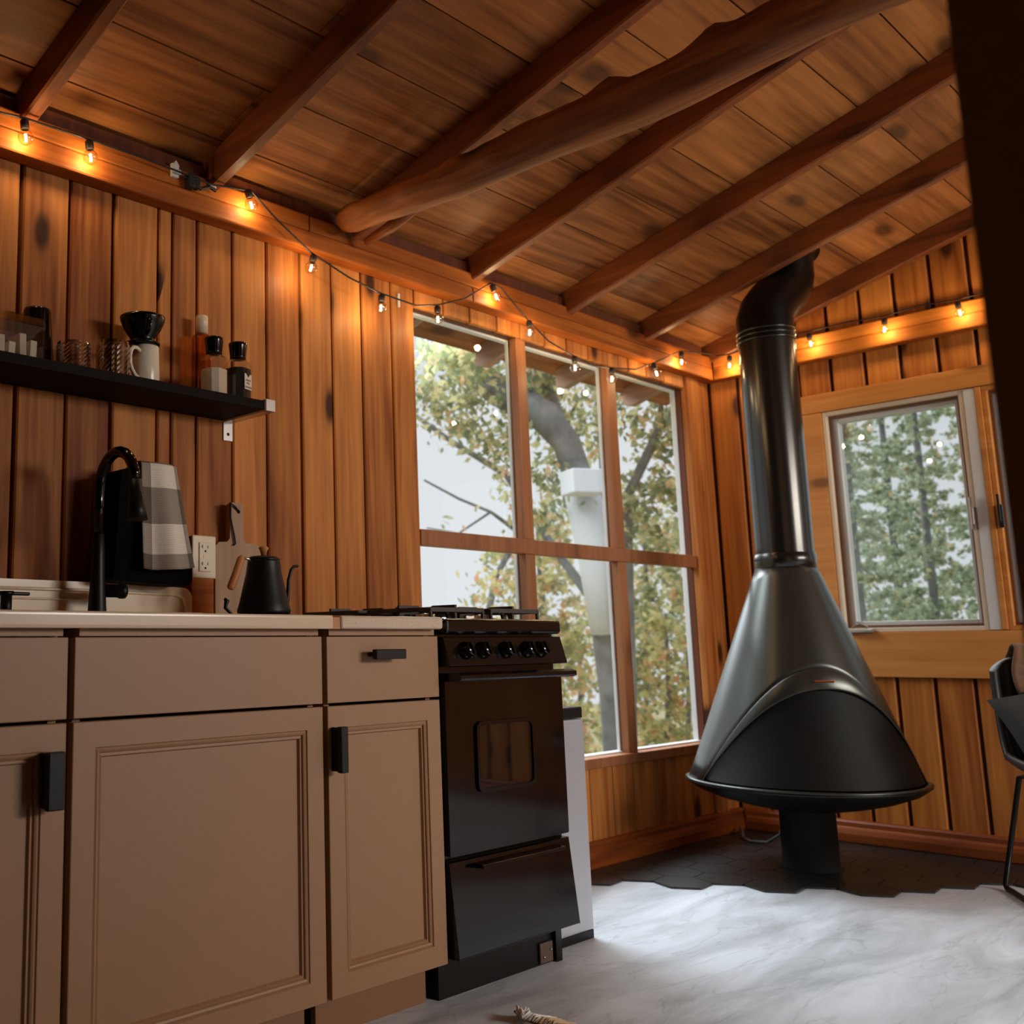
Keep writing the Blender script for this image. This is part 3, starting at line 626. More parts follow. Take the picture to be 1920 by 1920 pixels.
for kxk in (2.072, 2.140, 2.236, 2.328, 2.388):
    m_ = T(kxk, (y0_+y1_)/2-.001, (za+zb_)/2) @ Matrix.Rotation(PI/2+ang*-1, 4, 'X')
    kb = MB().lathe([(.001, 0), (.0225, 0), (.0225, .004), (.019, .006), (.0175, .022), (.0165, .024), (.001, .024)], 28, m_).build('knob', BLACKG, cpn)
    MB().box(-.003, .003, -.016, .016, .024, .029, m_ @ Matrix.Rotation(.2, 4, 'Z')).build('grip', BLACKG, kb)
MB().box(SX0+.006, SX1-.012, -.598, -.59, .768, .79).build('vent_gap', SOOT, st)
dm = MB().prism(rrect(SX0, SX1-.002, .336, .772, .006, 3), -.626, -.6005, 'Y').build('oven_door', BLACKG, st, bevel=.004, seg=3)
hdl = MB().prism([(-.6265, .772), (-.66, .774), (-.674, .768), (-.674, .757), (-.664, .753), (-.6265, .752)], SX0+.006, SX1+.002, 'X').build('door_handle', ENAMEL, dm, bevel=.003)
ow = MB(); outer = rrect(2.110, 2.352, .475, .650, .022, 6); inner = rrect(2.120, 2.342, .485, .640, .016, 6); n = len(outer)
vs = [(p[0], -.6262, p[1]) for p in outer]+[(p[0], -.6325, p[1]) for p in outer]+[(p[0], -.6325, p[1]) for p in inner]+[(p[0], -.628, p[1]) for p in inner]
fs = [(i+n*k, (i+1) % n+n*k, (i+1) % n+n*(k+1), i+n*(k+1)) for k in range(3) for i in range(n)]
ow.add(vs, fs).build('window_frame', ENAMEL, dm)
MB().add([(p[0], -.6285, p[1]) for p in inner], [tuple(range(len(inner)))]).build('window_glass', plain('oven_glass', (16, 16, 17), rough=.03, spec=.9), dm)
# drawer with slanted, kicked-out front
dw = MB().prism([(-.6005, .324), (-.622, .324), (-.645, .104), (-.6005, .104)], SX0-.001, SX1, 'X').build('bottom_drawer', BLACKG, st, bevel=.005, seg=3)
MB().prism([(-.624, .312), (-.650, .310), (-.654, .303), (-.626, .300)], 2.09, 2.44, 'X').build('drawer_handle', ENAMEL, dw, bevel=.002)
MB().box(SX1-.028, SX1-.002, -.585, -.571, .0, .10).build('foot', ENAMEL, st)
for gx in (2.125, 2.37):
    for gy in (-.46, -.2):
        gr = MB(); z = .932
        for q in range(4):
            a = q*PI/2+PI/4*0; dx, dy = math.cos(a), math.sin(a)
            m_ = T(gx, gy, 0) @ Matrix.Rotation(a, 4, 'Z')
            gr.prism([(.028, z+.014), (.106, z+.014), (.106, z-.023), (.092, z-.023), (.084, z-.002), (.060, z+.004), (.028, z+.004)], -.004, .004, 'Y', m_)
        for (a0, b0, a1, b1) in ((-.105, -.11, .105, -.11), (-.105, .11, .105, .11)):
            gr.box(gx+a0, gx+a1, gy+b0-.003, gy+b0+.003, z-.006, z+.006)
        gr.box(gx-.108, gx-.102, gy-.113, gy+.113, z-.006, z+.006).box(gx+.102, gx+.108, gy-.113, gy+.113, z-.006, z+.006)
        for sx_ in (-1, 1):
            for sy_ in (-1, 1): gr.box(gx+sx_*.105-.004, gx+sx_*.105+.004, gy+sy_*.11-.004, gy+sy_*.11+.004, .9085, z+.004)
        gr.build('burner_grate', CASTI, st, bevel=.001, seg=1)
        MB().lathe([(.001, .9085), (.04, .9085), (.04, .914), (.026, .917), (.026, .924), (.001, .926)], 24, T(gx, gy, 0)).build('burner', STEEL, st)
# bin
bn = thing('trash_bin', 'slim grey metal bin with black lid between stove and window wall', 'bin', (2.64, -.36, 0))
MB().box(2.515, 2.747, -.524, -.2, .024, .62).build('bin_body', BINM, bn, bevel=.006)
MB().box(2.515, 2.747, -.522, -.2, .622, .655).build('lid', BLACKM, bn, bevel=.004)
MB().box(2.518, 2.745, -.522, -.203, .0, .0235).build('foot_rim', BLACKM, bn)
# ================================================================ SHELF
sh = thing('wall_shelf', 'long black wooden wall shelf on steel brackets', 'shelf', (1.2, -.1, 1.49))
MB().box(.1, 1.79, -.19, -.002, 1.490, 1.515).build('shelf_board', SHELFW, sh, bevel=.001)
for bx in (.45, 1.792):
    mb = MB(); mb.box(bx, bx+.034, -.004, -.0005, 1.432, 1.489); mb.box(bx, bx+.034, -.193, -.001, 1.4855, 1.4885)
    mb.box(bx, bx+.034, -.1965, -.1925, 1.4855, 1.519)
    if bx > 1: mb.box(bx, bx+.034, -.1925, -.17, 1.5155, 1.519); mb.box(bx, bx+.002, -.19, -.002, 1.489, 1.516)
    br = mb.build('bracket', STEEL, sh, bevel=.0008, seg=1)
    MB().lathe([(.0005, 0), (.005, 0), (.004, .002), (.0005, .002)], 10, T(bx+.017, -.0042, 1.452) @ Matrix.Rotation(PI/2, 4, 'X')).build('screw', BLACKM, br)
ZS = 1.5151
def glass_jar(x, y, r, hgt): return [(r-.003, ZS+.004), (r, ZS+.004)]
# clear box with packets
bx = thing('storage_box', 'clear plastic box of wrapped packets at the left end of the shelf', 'box', (1.07, -.1, ZS))
mb = MB(); mb.box(.97, 1.128, -.175, -.172, ZS, 1.595).box(.97, 1.128, -.099, -.096, ZS, 1.595).box(.97, .973, -.172, -.099, ZS, 1.595).box(1.125, 1.128, -.172, -.099, ZS, 1.595)
mb.build('box_walls', CLEAR, bx)
mb = MB().prism([(-.178, 1.5955), (-.093, 1.5955), (-.11, 1.62), (-.16, 1.62)], .968, 1.13, 'X'); mb.build('lid', CLEAR, bx)
for k in range(5):
    MB().box(.985+.027*k, 1.003+.027*k, -.168, -.105, ZS+.002, ZS+.058-.012*(k % 3), rotm('Y', .035*(-1)**k, (.99+.027*k, -.1, ZS+.03))).build('packet', SALT if k % 2 else PALEP, bx, bevel=.002)
# black tumbler (upside down)
o = MB().lathe([(.001, ZS), (.046, ZS), (.0455, ZS+.004), (.034, ZS+.160), (.032, ZS+.166), (.001, ZS+.167)], 32, T(1.170, -.049, 0)).build('tumbler', BLACKG, origin=(1.170, -.049, ZS)); tag(o, 'tall glossy black tumbler standing behind the clear box', 'tumbler')
# textured glasses
def cut_glass(x, y, r, hgt, label):
    mb = MB(); n = 40; rows = 14; vs = []; fs = []
    for i in range(rows+1):
        z = ZS+hgt*i/rows
        for k in range(n):
            a = 2*PI*k/n; rr = r + (.0016 if (i+k) % 2 and 0 < i < rows-1 else 0); vs.append((x+rr*math.cos(a), y+rr*math.sin(a), z))
    for i in range(rows):
        for k in range(n): k2 = (k+1) % n; fs.append((i*n+k, i*n+k2, (i+1)*n+k2, (i+1)*n+k))
    fs.append(tuple(range(n-1, -1, -1))); mb.add(vs, fs)
    vs = []; fs = []
    for z in (ZS+hgt, ZS+.012):
        for k in range(n): a = 2*PI*k/n; vs.append((x+(r-.003)*math.cos(a), y+(r-.003)*math.sin(a), z))
    for k in range(n): k2 = (k+1) % n; fs.append((k2, k, n+k, n+k2))
    fs.append(tuple(range(n, 2*n))); mb.add(vs, fs)
    o = mb.build('drinking_glass', CLEAR2, origin=(x, y, ZS)); tag(o, label, 'glass', 'cut glass tumblers on the shelf')
CLEAR2 = thin_glass('cut_glass', (.84, .80, .76), .03, 1.5, 4.0, .22)
cut_glass(1.232, -.125, .040, .072, 'shorter textured glass beside the black tumbler')
cut_glass(1.345, -.125, .0415, .095, 'taller textured glass beside the white mug')
# mug + dripper
mg = thing('mug', 'white mug under the black coffee dripper', 'mug', (1.462, -.09, ZS))
MB().lathe([(.001, ZS), (.036, ZS), (.038, ZS+.004), (.035, ZS+.112), (.033, ZS+.116), (.0315, ZS+.112), (.033, ZS+.01), (.001, ZS+.008)], 36, T(1.466, -.09, 0)).build('mug_body', CHINA, mg)
hp = [(1.438, -.106, ZS+.096), (1.424, -.112, ZS+.101), (1.411, -.117, ZS+.099), (1.401, -.121, ZS+.088), (1.397, -.123, ZS+.072), (1.398, -.122, ZS+.054), (1.406, -.119, ZS+.038), (1.419, -.113, ZS+.027), (1.436, -.105, ZS+.022)]
MB().tube(hp, .0052, 10).build('handle', CHINA, mg)
dz = ZS+.117
dp = thing('coffee_dripper', 'black pour-over coffee dripper on top of the white mug', 'dripper', (1.466, -.09, dz))
MB().lathe([(.018, dz), (.046, dz), (.047, dz+.004), (.044, dz+.006), (.028, dz+.008), (.034, dz+.02), (.050, dz+.045), (.059, dz+.068), (.060, dz+.076), (.057, dz+.076), (.03, dz+.02), (.018, dz+.008)], 36, T(1.455, -.09, 0)).build('cone', ENAMEL, dp)
MB().tube([(1.44, -.135, dz+.062), (1.44, -.152, dz+.052), (1.44, -.148, dz+.03), (1.445, -.125, dz+.022)], .0045, 8).build('handle', ENAMEL, dp)
# pump bottle
pb = thing('pump_bottle', 'amber bottle with clear cap behind the salt jar', 'bottle', (1.683, -.07, ZS))
MB().lathe([(.001, ZS), (.028, ZS), (.029, ZS+.003), (.029, ZS+.186), (.026, ZS+.197), (.015, ZS+.203), (.014, ZS+.205)], 28, T(1.683, -.045, 0)).build('bottle_body', AMBER, pb)
MB().lathe([(.001, ZS+.205), (.017, ZS+.205), (.0175, ZS+.252), (.016, ZS+.256), (.001, ZS+.257)], 24, T(1.683, -.045, 0)).build('cap', plain('frosted_cap', (232, 208, 180), rough=.3), pb)
def grinder(x, y, fill, fillm, name, label, rot):
    t = thing(name, label, 'grinder', (x, y, ZS), 'glass grinders at the right end of the shelf')
    m_ = T(x, y, 0) @ Matrix.Rotation(rot, 4, 'Z')
    def sq(q, z): c = q*.55; return [(q,-c,z),(q,c,z),(c,q,z),(-c,q,z),(-q,c,z),(-q,-c,z),(-c,-q,z),(c,-q,z)]
    def loft(rows):
        mb = MB(); vs = []; fs = []
        for q, z in rows: vs += sq(q, z)
        for i in range(len(rows)-1):
            for k in range(8): fs.append((i*8+k, i*8+(k+1) % 8, (i+1)*8+(k+1) % 8, (i+1)*8+k))
        fs += [tuple(range(7, -1, -1)), tuple((len(rows)-1)*8+k for k in range(8))]
        return mb.add(vs, fs, False, m_)
    loft([(.0335, ZS), (.035, ZS+.004), (.035, ZS+.098), (.032, ZS+.108), (.023, ZS+.117), (.0225, ZS+.1219)]).build('jar', CLEAR, t)
    loft([(.0315, ZS+.006), (.0315, ZS+fill)]).build('contents', fillm, t)
    MB().lathe([(.001, ZS+.122), (.0225, ZS+.122), (.0225, ZS+.128), (.0262, ZS+.160), (.0268, ZS+.165), (.0255, ZS+.168), (.001, ZS+.1685)], 28, T(x, y, 0)).build('grinder_head', BLACKG, t)
    return t, m_
grinder(1.662, -.13, .076, SALT, 'salt_grinder', 'square glass grinder half filled with white salt', .25)
pg, pm_ = grinder(1.746, -.13, .092, PEPPER, 'pepper_grinder', 'square glass grinder of dark peppercorns with paper label', .25)
lb = MB().add([(-.0165, -.0357, ZS+.03), (.0165, -.0357, ZS+.03), (.0165, -.0357, ZS+.074), (.009, -.0357, ZS+.074), (0, -.0357, ZS+.064), (-.009, -.0357, ZS+.074), (-.0165, -.0357, ZS+.074)], [(0, 1, 2, 3, 4, 5, 6)], False, pm_).build('paper_label', SALT, pg)
MB().add([(-.010, -.0359, ZS+.078), (0, -.0359, ZS+.064), (.010, -.0359, ZS+.078), (.004, -.0359, ZS+.086), (-.004, -.0359, ZS+.086)], [(0, 1, 2, 3, 4)], False, pm_).build('label_badge', BLACKM, lb)
def text(s_, size, m_, mat, parent):
    cu = bpy.data.curves.new('lettering', 'FONT'); cu.body = s_; cu.size = size; cu.align_x = 'CENTER'; cu.extrude = .0001
    o = bpy.data.objects.new('tmp', cu); C.objects.link(o); bpy.context.view_layer.update()
    me = bpy.data.meshes.new_from_object(o); bpy.data.objects.remove(o)
    me.materials.clear(); me.materials.append(mat)
    q = bpy.data.objects.new('lettering', me); C.objects.link(q); me.transform(Matrix.Translation(-Vector(parent['_o'])) @ m_); q.parent = parent
    return q
for s_, z in (('PEPPER', .053), ('MILL', .045), ('GRINDER', .034)):
    text(s_, .0075, pm_ @ T(0, -.0361, ZS+z) @ Matrix.Rotation(PI/2, 4, 'X'), BLACKM, lb)
# ================================================================ STRING LIGHTS
def string_lights(name, label, bulbs, cord, loc, tilt):
    t = thing(name, label, 'string lights', loc)
    MB().tube(cord, .0028, 6).build('cord', CORDM, t)
    for i, (x, y, z) in enumerate(bulbs):
        tl = tilt[i % len(tilt)]
        m_ = T(x, y, z) @ Matrix.Rotation(tl[0], 4, 'Y') @ Matrix.Rotation(tl[1], 4, 'X')
        prof = [(.0195*math.sin(a), -.0195*math.cos(a)) for a in [PI*k/16 for k in range(14)]]+[(.009, .0205), (.009, .024)]
        prof[0] = (.0004, prof[0][1])
        bb_ = MB().lathe(prof, 20, m_).build('bulb', BULBG, t)
        MB().lathe([(.009, .020), (.0112, .022), (.0112, .042), (.008, .046), (.0005, .047)], 14, m_).build('socket', SOCK, bb_)
        fl = MB(); fl.tube([m_ @ Vector((.0, 0, .009)), m_ @ Vector((.001, 0, 0)), m_ @ Vector((0, 0, -.011))], .0034, 8); fl.build('filament', FIL, bb_)
        l = bpy.data.lights.new('bulb_light', 'POINT'); l.energy = BULB_W; l.color = (1, .74, .42); l.shadow_soft_size = .012
        lo = bpy.data.objects.new('bulb_light', l); C.objects.link(lo); lo.location = (m_ @ Vector((0, 0, -.004)))-Vector(t['_o']); lo.parent = t
    return t
B1 = [(1.106, 2.107), (1.291, 2.113), (1.834, 2.136), (2.071, 1.998), (2.380, 1.935), (2.665, 1.955), (2.999, 2.110), (3.198, 2.012), (3.491, 1.924), (3.757, 1.922), (4.123, 2.007), (4.354, 2.100)]
cord1 = [(-.3, -.085, 2.17), (.30, -.085, 2.155), (.72, -.085, 2.145), (1.036, -.085, 2.150), (1.106, -.085, 2.158), (1.291, -.085, 2.162), (1.45, -.078, 2.168), (1.581, -.078, 2.164), (1.693, -.082, 2.158), (1.834, -.085, 2.180), (1.93, -.085, 2.12), (2.071, -.085, 2.048), (2.237, -.085, 2.005), (2.376, -.085, 1.985), (2.553, -.085, 1.980), (2.664, -.085, 2.005), (2.812, -.085, 2.06), (2.97, -.085, 2.155), (3.033, -.085, 2.15), (3.184, -.085, 2.062), (3.32, -.085, 2.00), (3.48, -.085, 1.972), (3.62, -.085, 1.955), (3.757, -.085, 1.968), (3.95, -.085, 1.995), (4.11, -.085, 2.052), (4.346, -.085, 2.148), (4.5, -.085, 2.17), (4.64, -.1, 2.18)]
string_lights('string_lights', 'warm globe string lights drooping along the left wall plate and window top', [(x, -.085, z) for x, z in B1], cord1, (2.5, -.085, 2.15), [(-.12, 0), (-.12, 0), (-.3, 0), (.3, 0), (.15, 0), (0, 0), (-.5, 0), (0, 0), (0, 0), (.1, 0), (-.5, 0), (.1, 0)])
B2 = [(4.66, -.16, 2.12), (4.66, -.53, 2.140), (4.66, -.829, 2.132), (4.66, -1.107, 2.134), (4.66, -1.42, 2.13), (4.66, -1.75, 2.13)]
cord2 = [(4.66, -.10, 2.18), (4.66, -.16, 2.172), (4.68, -.35, 2.205), (4.66, -.53, 2.195), (4.68, -.68, 2.205), (4.66, -.829, 2.188), (4.68, -.95, 2.205), (4.66, -1.107, 2.190), (4.68, -1.28, 2.20), (4.66, -1.42, 2.185), (4.68, -1.6, 2.20), (4.66, -1.75, 2.185)]
string_lights('string_lights', 'warm globe string lights pinned along the back wall plate above the casement window', B2, cord2, (4.66, -.6, 2.17), [(0, .1), (0, -.1)])
# hooks and plug clump
hk = MB().box(1.566, 1.590, -.062, -.0505, 2.155, 2.195).prism([(1.572, 2.19), (1.580, 2.206), (1.592, 2.19)], -.061, -.052, 'Y').box(1.586, 1.600, -.06, -.052, 2.168, 2.182).build('cord_hook', WHITEP, origin=(1.58, -.05, 2.18), bevel=.002); tag(hk, 'white adhesive cord hook on the wall plate between two bulbs', 'hook')
hk = MB().box(1.70, 1.722, -.062, -.0505, 2.160, 2.176, rotm('Y', -.2, (1.71, -.05, 2.165))).build('cord_hook', WHITEP, origin=(1.71, -.05, 2.17), bevel=.002); tag(hk, 'tiny white cord clip just under the dark rafter end', 'hook')
hk = MB().box(2.552, 2.560, -.008, -.0005, 1.995, 2.045).build('cord_hook', WHITEP, origin=(2.556, 0, 2.02), bevel=.002); tag(hk, 'narrow white clip on the planks at the top left of the large window', 'hook')
mb = MB(); mb.box(1.61, 1.633, -.085, -.057, 2.13, 2.17).box(1.637, 1.652, -.08, -.057, 2.135, 2.168).tube([(1.60, -.07, 2.16), (1.66, -.07, 2.14), (1.69, -.07, 2.155), (1.715, -.07, 2.15)], .006, 8)
tag(mb.build('cord_plug', CORDM, origin=(1.65, -.07, 2.15), bevel=.002), 'black plug clump joining the string light cords beside the white hook', 'plug')
# ================================================================ FIREPLACE
FX, FY = 4.125, -.567
fp = thing('fireplace', 'freestanding black conical fireplace with arched opening', 'fireplace', (FX, FY, 0))
FZ = math.radians(221)                                              # facing direction
m0 = T(FX, FY, 0)
MB().lathe([(.001, .0072), (.108, .0072), (.108, .010), (.098, .012), (.096, .26)], 48, m0).build('pedestal', SOOT, fp)
MB().lathe([(.090, .215), (.14, .222), (.22, .238), (.31, .262), (.38, .29), (.41, .312), (.418, .318), (.412, .324), (.39, .324), (.36, .30), (.001, .26)], 72, m0).build('bowl', BLACKM, fp)
RB, RT, ZB, ZTp = .402, .106, .325, 1.128
def rc_(z): return RB+(RT-RB)*(z-ZB)/(ZTp-ZB)
HALF = math.radians(77); ZA = .735
def seam(t):                                                        # t in -1..1
    a = abs(t); return ZB+.0 + (ZA-ZB)*(1-a**2.1)**.93
NA = 96; mb = MB(); vs = []; fs = []; NZ = 14
for i in range(NA+1):
    ph = -PI+2*PI*i/NA; t = ph/HALF; zl = seam(t) if abs(t) < 1 else ZB
    for j in range(NZ+1):
        z = zl+(ZTp-zl)*j/NZ; r = rc_(z)+.004*math.exp(-(z-ZB)*40); a = ph+FZ; vs.append((FX+r*math.cos(a), FY+r*math.sin(a), z))
for i in range(NA):
    for j in range(NZ): fs.append((i*(NZ+1)+j, (i+1)*(NZ+1)+j, (i+1)*(NZ+1)+j+1, i*(NZ+1)+j+1))
hood = mb.add(vs, fs, True).build('hood', STOVEP, fp, solid=.004)
MB().lathe([(.404, .3245), (.416, .322), (.420, .326), (.409, .330), (.402, .330)], 72, m0).build('rim_flange', STOVEP, fp)
# arched visor band round the opening
NT = 60; mb = MB(); vs = []; fs = []
def edge(t, out, dz):
    z = max(seam(t)-dz*(1-abs(t)**3), ZB); a = t*HALF*(1-.0*out)+FZ; k = (1-t*t)**1.4; r = rc_(seam(t))+out*k
    return (FX+r*math.cos(a), FY+r*math.sin(a), z)
rings = [(.000, .0), (.008, -.008), (.012, -.004), (.014, .004), (.060, .058), (.056, .064)]
for i in range(NT+1):
    t = -1+2*i/NT
    for o_, dz_ in rings: vs.append(edge(t, o_, dz_))
K = len(rings)
for i in range(NT):
    for j in range(K-1): fs.append((i*K+j, (i+1)*K+j, (i+1)*K+j+1, i*K+j+1))
mb.add(vs, fs, True).build('opening_arch', STOVEP, fp, solid=.003)
a = FZ; pos = Vector((FX+(rc_(ZA)+.046)*math.cos(a), FY+(rc_(ZA)+.046)*math.sin(a), ZA-.036))
MB().box(-.034, .034, -.003, .0, -.006, .006, T(*pos) @ Matrix.Rotation(a+PI/2, 4, 'Z') @ Matrix.Rotation(.9, 4, 'X')).build('badge', COPPER, fp, bevel=.002)
MB().lathe([(.385, .33), (.09, 1.12), (.001, 1.12)], 48, m0).build('firebox_liner', SOOT, fp) if False else None
# back half liner and log set
mb = MB(); vs = []; fs = []
for i in range(49):
    a = FZ+HALF+(2*PI-2*HALF)*i/48
    for r, z in ((.36, .33), (.30, .5), (.15, .98)): vs.append((FX+r*math.cos(a), FY+r*math.sin(a), z))
for i in range(48):
    for j in range(2): fs.append((i*3+j, (i+1)*3+j, (i+1)*3+j+1, i*3+j+1))
mb.add(vs, fs, True).build('firebox_liner', SOOT, fp)
mb = MB(); vs = []; fs = []; NS = 10
for i in range(NT+1):
    t = -1+2*i/NT; p0 = Vector(edge(t, .044, .054)); a = t*HALF*.995+FZ; p1 = Vector((FX+.392*math.cos(a), FY+.392*math.sin(a), .334))
    for j in range(NS+1):
        q = j/NS; p = p0.lerp(p1, q); c_ = Vector((FX, FY, p.z)); k = 1-.03*math.sin(q*PI)*(1-t*t); vs.append(c_+(p-c_)*k)
for i in range(NT):
    for j in range(NS): fs.append((i*(NS+1)+j, (i+1)*(NS+1)+j, (i+1)*(NS+1)+j+1, i*(NS+1)+j+1))
mb.add(vs, fs, True).build('spark_screen', SCREEN, fp)
MB().lathe([(.108, 1.123), (.111, 1.125), (.111, 1.172), (.1085, 1.175), (.1085, 1.181)], 48, m0).build('flue_collar', PIPEM, fp)
MB().lathe([(.105, 1.128), (.105, 2.05)], 48, m0).build('flue_pipe', PIPEM, fp)
ELB = plain('elbow_black', (17, 16, 15), rough=.3, metal=.5)
mb = MB(); pe = [(FX, FY, 2.03), (FX, FY, 2.13), (FX+.018, FY-.004, 2.165), (FX+.05, FY-.012, 2.20), (FX+.13, FY-.02, 2.262), (FX+.165, FY-.028, 2.30), (FX+.18, FY-.03, 2.34), (FX+.183, FY-.03, 2.44)]
mb.tube(pe, [.107, .107, .106, .105, .104, .104, .103, .103], 40, cap=False); mb.build('flue_elbow', ELB, fp)
mb = MB()
for zz in (2.035, 2.055, 2.075): mb.lathe([(.106, zz-.004), (.111, zz), (.106, zz+.004)], 48, m0)
mb.build('seam_ring', PIPEM, fp)
cx_, cy_ = FX+.183, FY-.03
mb = MB(); mb.lathe([(.104, 0), (.135, 0), (.135, .003)], 40, T(cx_, cy_, ZT(cy_)-.008) @ Matrix.Rotation(math.atan(.28)*-1, 4, 'X')); mb.build('ceiling_collar', ELB, fp)
# gas hose behind the fireplace
o = MB().tube([(4.62, -.06, .03), (4.58, -.09, .022), (4.50, -.13, .014), (4.44, -.19, .012), (4.42, -.27, .02), (4.41, -.33, .06), (4.38, -.37, .13), (4.36, -.38, .22), (4.34, -.40, .27)], .006, 8).build('gas_hose', plain('hose_grey', (90, 92, 88), rough=.4), origin=(4.5, -.1, .02)); tag(o, 'thin dark hose curling from the baseboard up to the fireplace bowl', 'hose')
# ================================================================ CHAIR at the right edge
ch = thing('shell_chair', 'black upholstered shell chair on thin black sled legs at the right edge', 'chair', (3.95, -1.42, 0))
LEATH = plain('black_leather', (38, 41, 41), rough=.42, spec=.5, bump=.2, scale=200)
CR = rotm('Z', math.radians(29), (4.2, -1.17, 0))
def shell(u, v):                                                    # u: left..right, v: seat front .. up the back
    yy_ = -1.17-.46*u; s1 = 4*(u-.5)**2
    if v < .5: t = v/.5; x_ = 3.74+.38*t; z = .43-.012*t+.012*(1-t)**3*0
    else: t = (v-.5)/.5; x_ = 4.12+.045*t+.03*math.sin(t*PI)*.5; z = .418+.365*t
    e = abs(u-.5)*2
    lift = max(0, e-.72)/.28
    if v < .5: z += .05*lift**1.6*(.3+.7*(v/.5))
    else: x_ -= .075*lift**1.6
    c = max(0, v-.88)/.12*max(0, e-.6)/.4; z -= .05*c*c; 
    c = max(0, .12-v)/.12; x_ += .04*c*e*e; z -= .03*c*c
    k = math.exp(-((v-.5)/.09)**2); x_ -= .02*k; z += .022*k
    return (x_, yy_, z)
mb = MB().grid(22, 30, shell, True, CR); o = mb.build('shell', LEATH, ch, solid=.028, sub=2)
legm = BLACKM
for sy in (-1.215, -1.59):
    q = .06 if sy > -1.4 else -.02
    MB().tube([CR @ Vector(p) for p in [(4.00, sy-.02*0, .405), (4.10, sy+.0, .39), (4.255, sy+q*.6, .02), (4.245, sy+q*.6, .009), (4.20, sy+q*.5, .0085), (3.74, sy+q*.3, .0085), (3.70, sy+q*.3, .02), (3.83, sy, .40), (3.90, sy, .408)]], .0085, 10).build('leg', legm, ch)
MB().box(3.86, 4.02, -1.60, -1.205, .396, .408, CR).build('underframe', legm, ch)
CUSH = plain('charcoal_linen', (62, 64, 62), rough=.95, noise=.25, bump=.6, scale=300)
def cush(sgn):
    def f(u, v):
        a, b_ = u*2-1, v*2-1; k = (1-abs(a)**2.6)*(1-abs(b_)**2.6); pin = 1-.10*(1-abs(b_)**2)*abs(a)**3
        pin2 = 1-.10*(1-abs(a)**2)*abs(b_)**3
        return Vector((sgn*.062*max(k, 0)**.55, a*.215*pin, b_*.20*pin2))
    return f
m_ = CR @ T(4.02, -1.40, .525) @ Matrix.Rotation(.16, 4, 'Y') @ Matrix.Rotation(-.33, 4, 'X')
mb = MB()
for sg in (-1, 1): mb.grid(18, 18, cush(sg), True, m_)
tag(mb.build('cushion', CUSH, origin=(3.98, -1.4, .45)), 'charcoal fabric cushion tilted on the black shell chair', 'cushion')
def thr(u, v):
    y = -1.235-.30*u; s_ = v
    if s_ < .35: z = .66+.135*(s_/.35); x_ = 4.072
    elif s_ < .6: a = (s_-.35)/.25*PI; x_ = 4.125-.052*math.cos(a); z = .797+.028*math.sin(a)
    else: x_ = 4.20; z = .797-.25*((s_-.6)/.4)
    return CR @ Vector((x_+.004*math.sin(u*19), y+.012*math.sin(s_*9), z+(.02 if s_ < .05 else 0)*math.sin(u*9)))
tag(MB().grid(20, 24, thr).build('throw_blanket', plain('throw_brown', (120, 90, 68), rough=.95, noise=.4, scale=60), origin=(4.1, -1.35, .8), solid=.006), 'brown throw folded over the top of the black shell chair', 'blanket')
# ================================================================ RUG corner
rg = thing('rug', 'dark striped rug with tan fringe at the bottom edge', 'rug', (1.5, -1.1, .0005))
def rug_mat():
    m, nt, b = newmat('striped_rug'); N = nt.nodes.new; L = nt.links.new; tc = N('ShaderNodeTexCoord'); w_ = N('ShaderNodeTexWave'); w_.bands_direction = 'X'; w_.inputs['Scale'].default_value = 9; L(tc.outputs['Object'], w_.inputs['Vector'])
    r = N('ShaderNodeValToRGB'); r.color_ramp.elements[0].color = lin((20, 20, 20)); r.color_ramp.elements[1].color = lin((150, 128, 104)); r.color_ramp.elements[0].position = .55; r.color_ramp.elements[1].position = .6; L(w_.outputs['Fac'], r.inputs[0]); L(r.outputs[0], b.inputs['Base Color']); b.inputs['Roughness'].default_value = .95; return m
MB().box(.9, 2.03, -1.55, -.815, .0005, .012).build('rug_weave', rug_mat(), rg, bevel=.003)
rnd = random.Random(3); mb = MB(); mw = MB()
for k in range(150):
    y = -.80-.75*k/150+rnd.uniform(-.003, .003); L_ = rnd.uniform(.045, .08)
    tgt = mw if y > -.835 else mb
    tgt.tube([(2.02, y, .012), (2.035+rnd.uniform(0, .01), y+rnd.uniform(-.006, .006), .020), (2.03+L_, y+rnd.uniform(-.015, .015), .003)], [.003, .0028, .0012], 5)
mb.build('fringe', plain('tan_fringe', (200, 176, 142), rough=.95), rg)['kind'] = 'stuff'
for k in range(8): mw.tube([(2.02, -.80, .012), (2.02+rnd.uniform(-.01, .03), -.79+rnd.uniform(-.02, .02), .026), (2.04+rnd.uniform(-.01, .02), -.785+rnd.uniform(-.02, .02), .004)], .0035, 5)
mw.build('corner_tassel', plain('white_fringe', (236, 234, 232), rough=.9), rg)
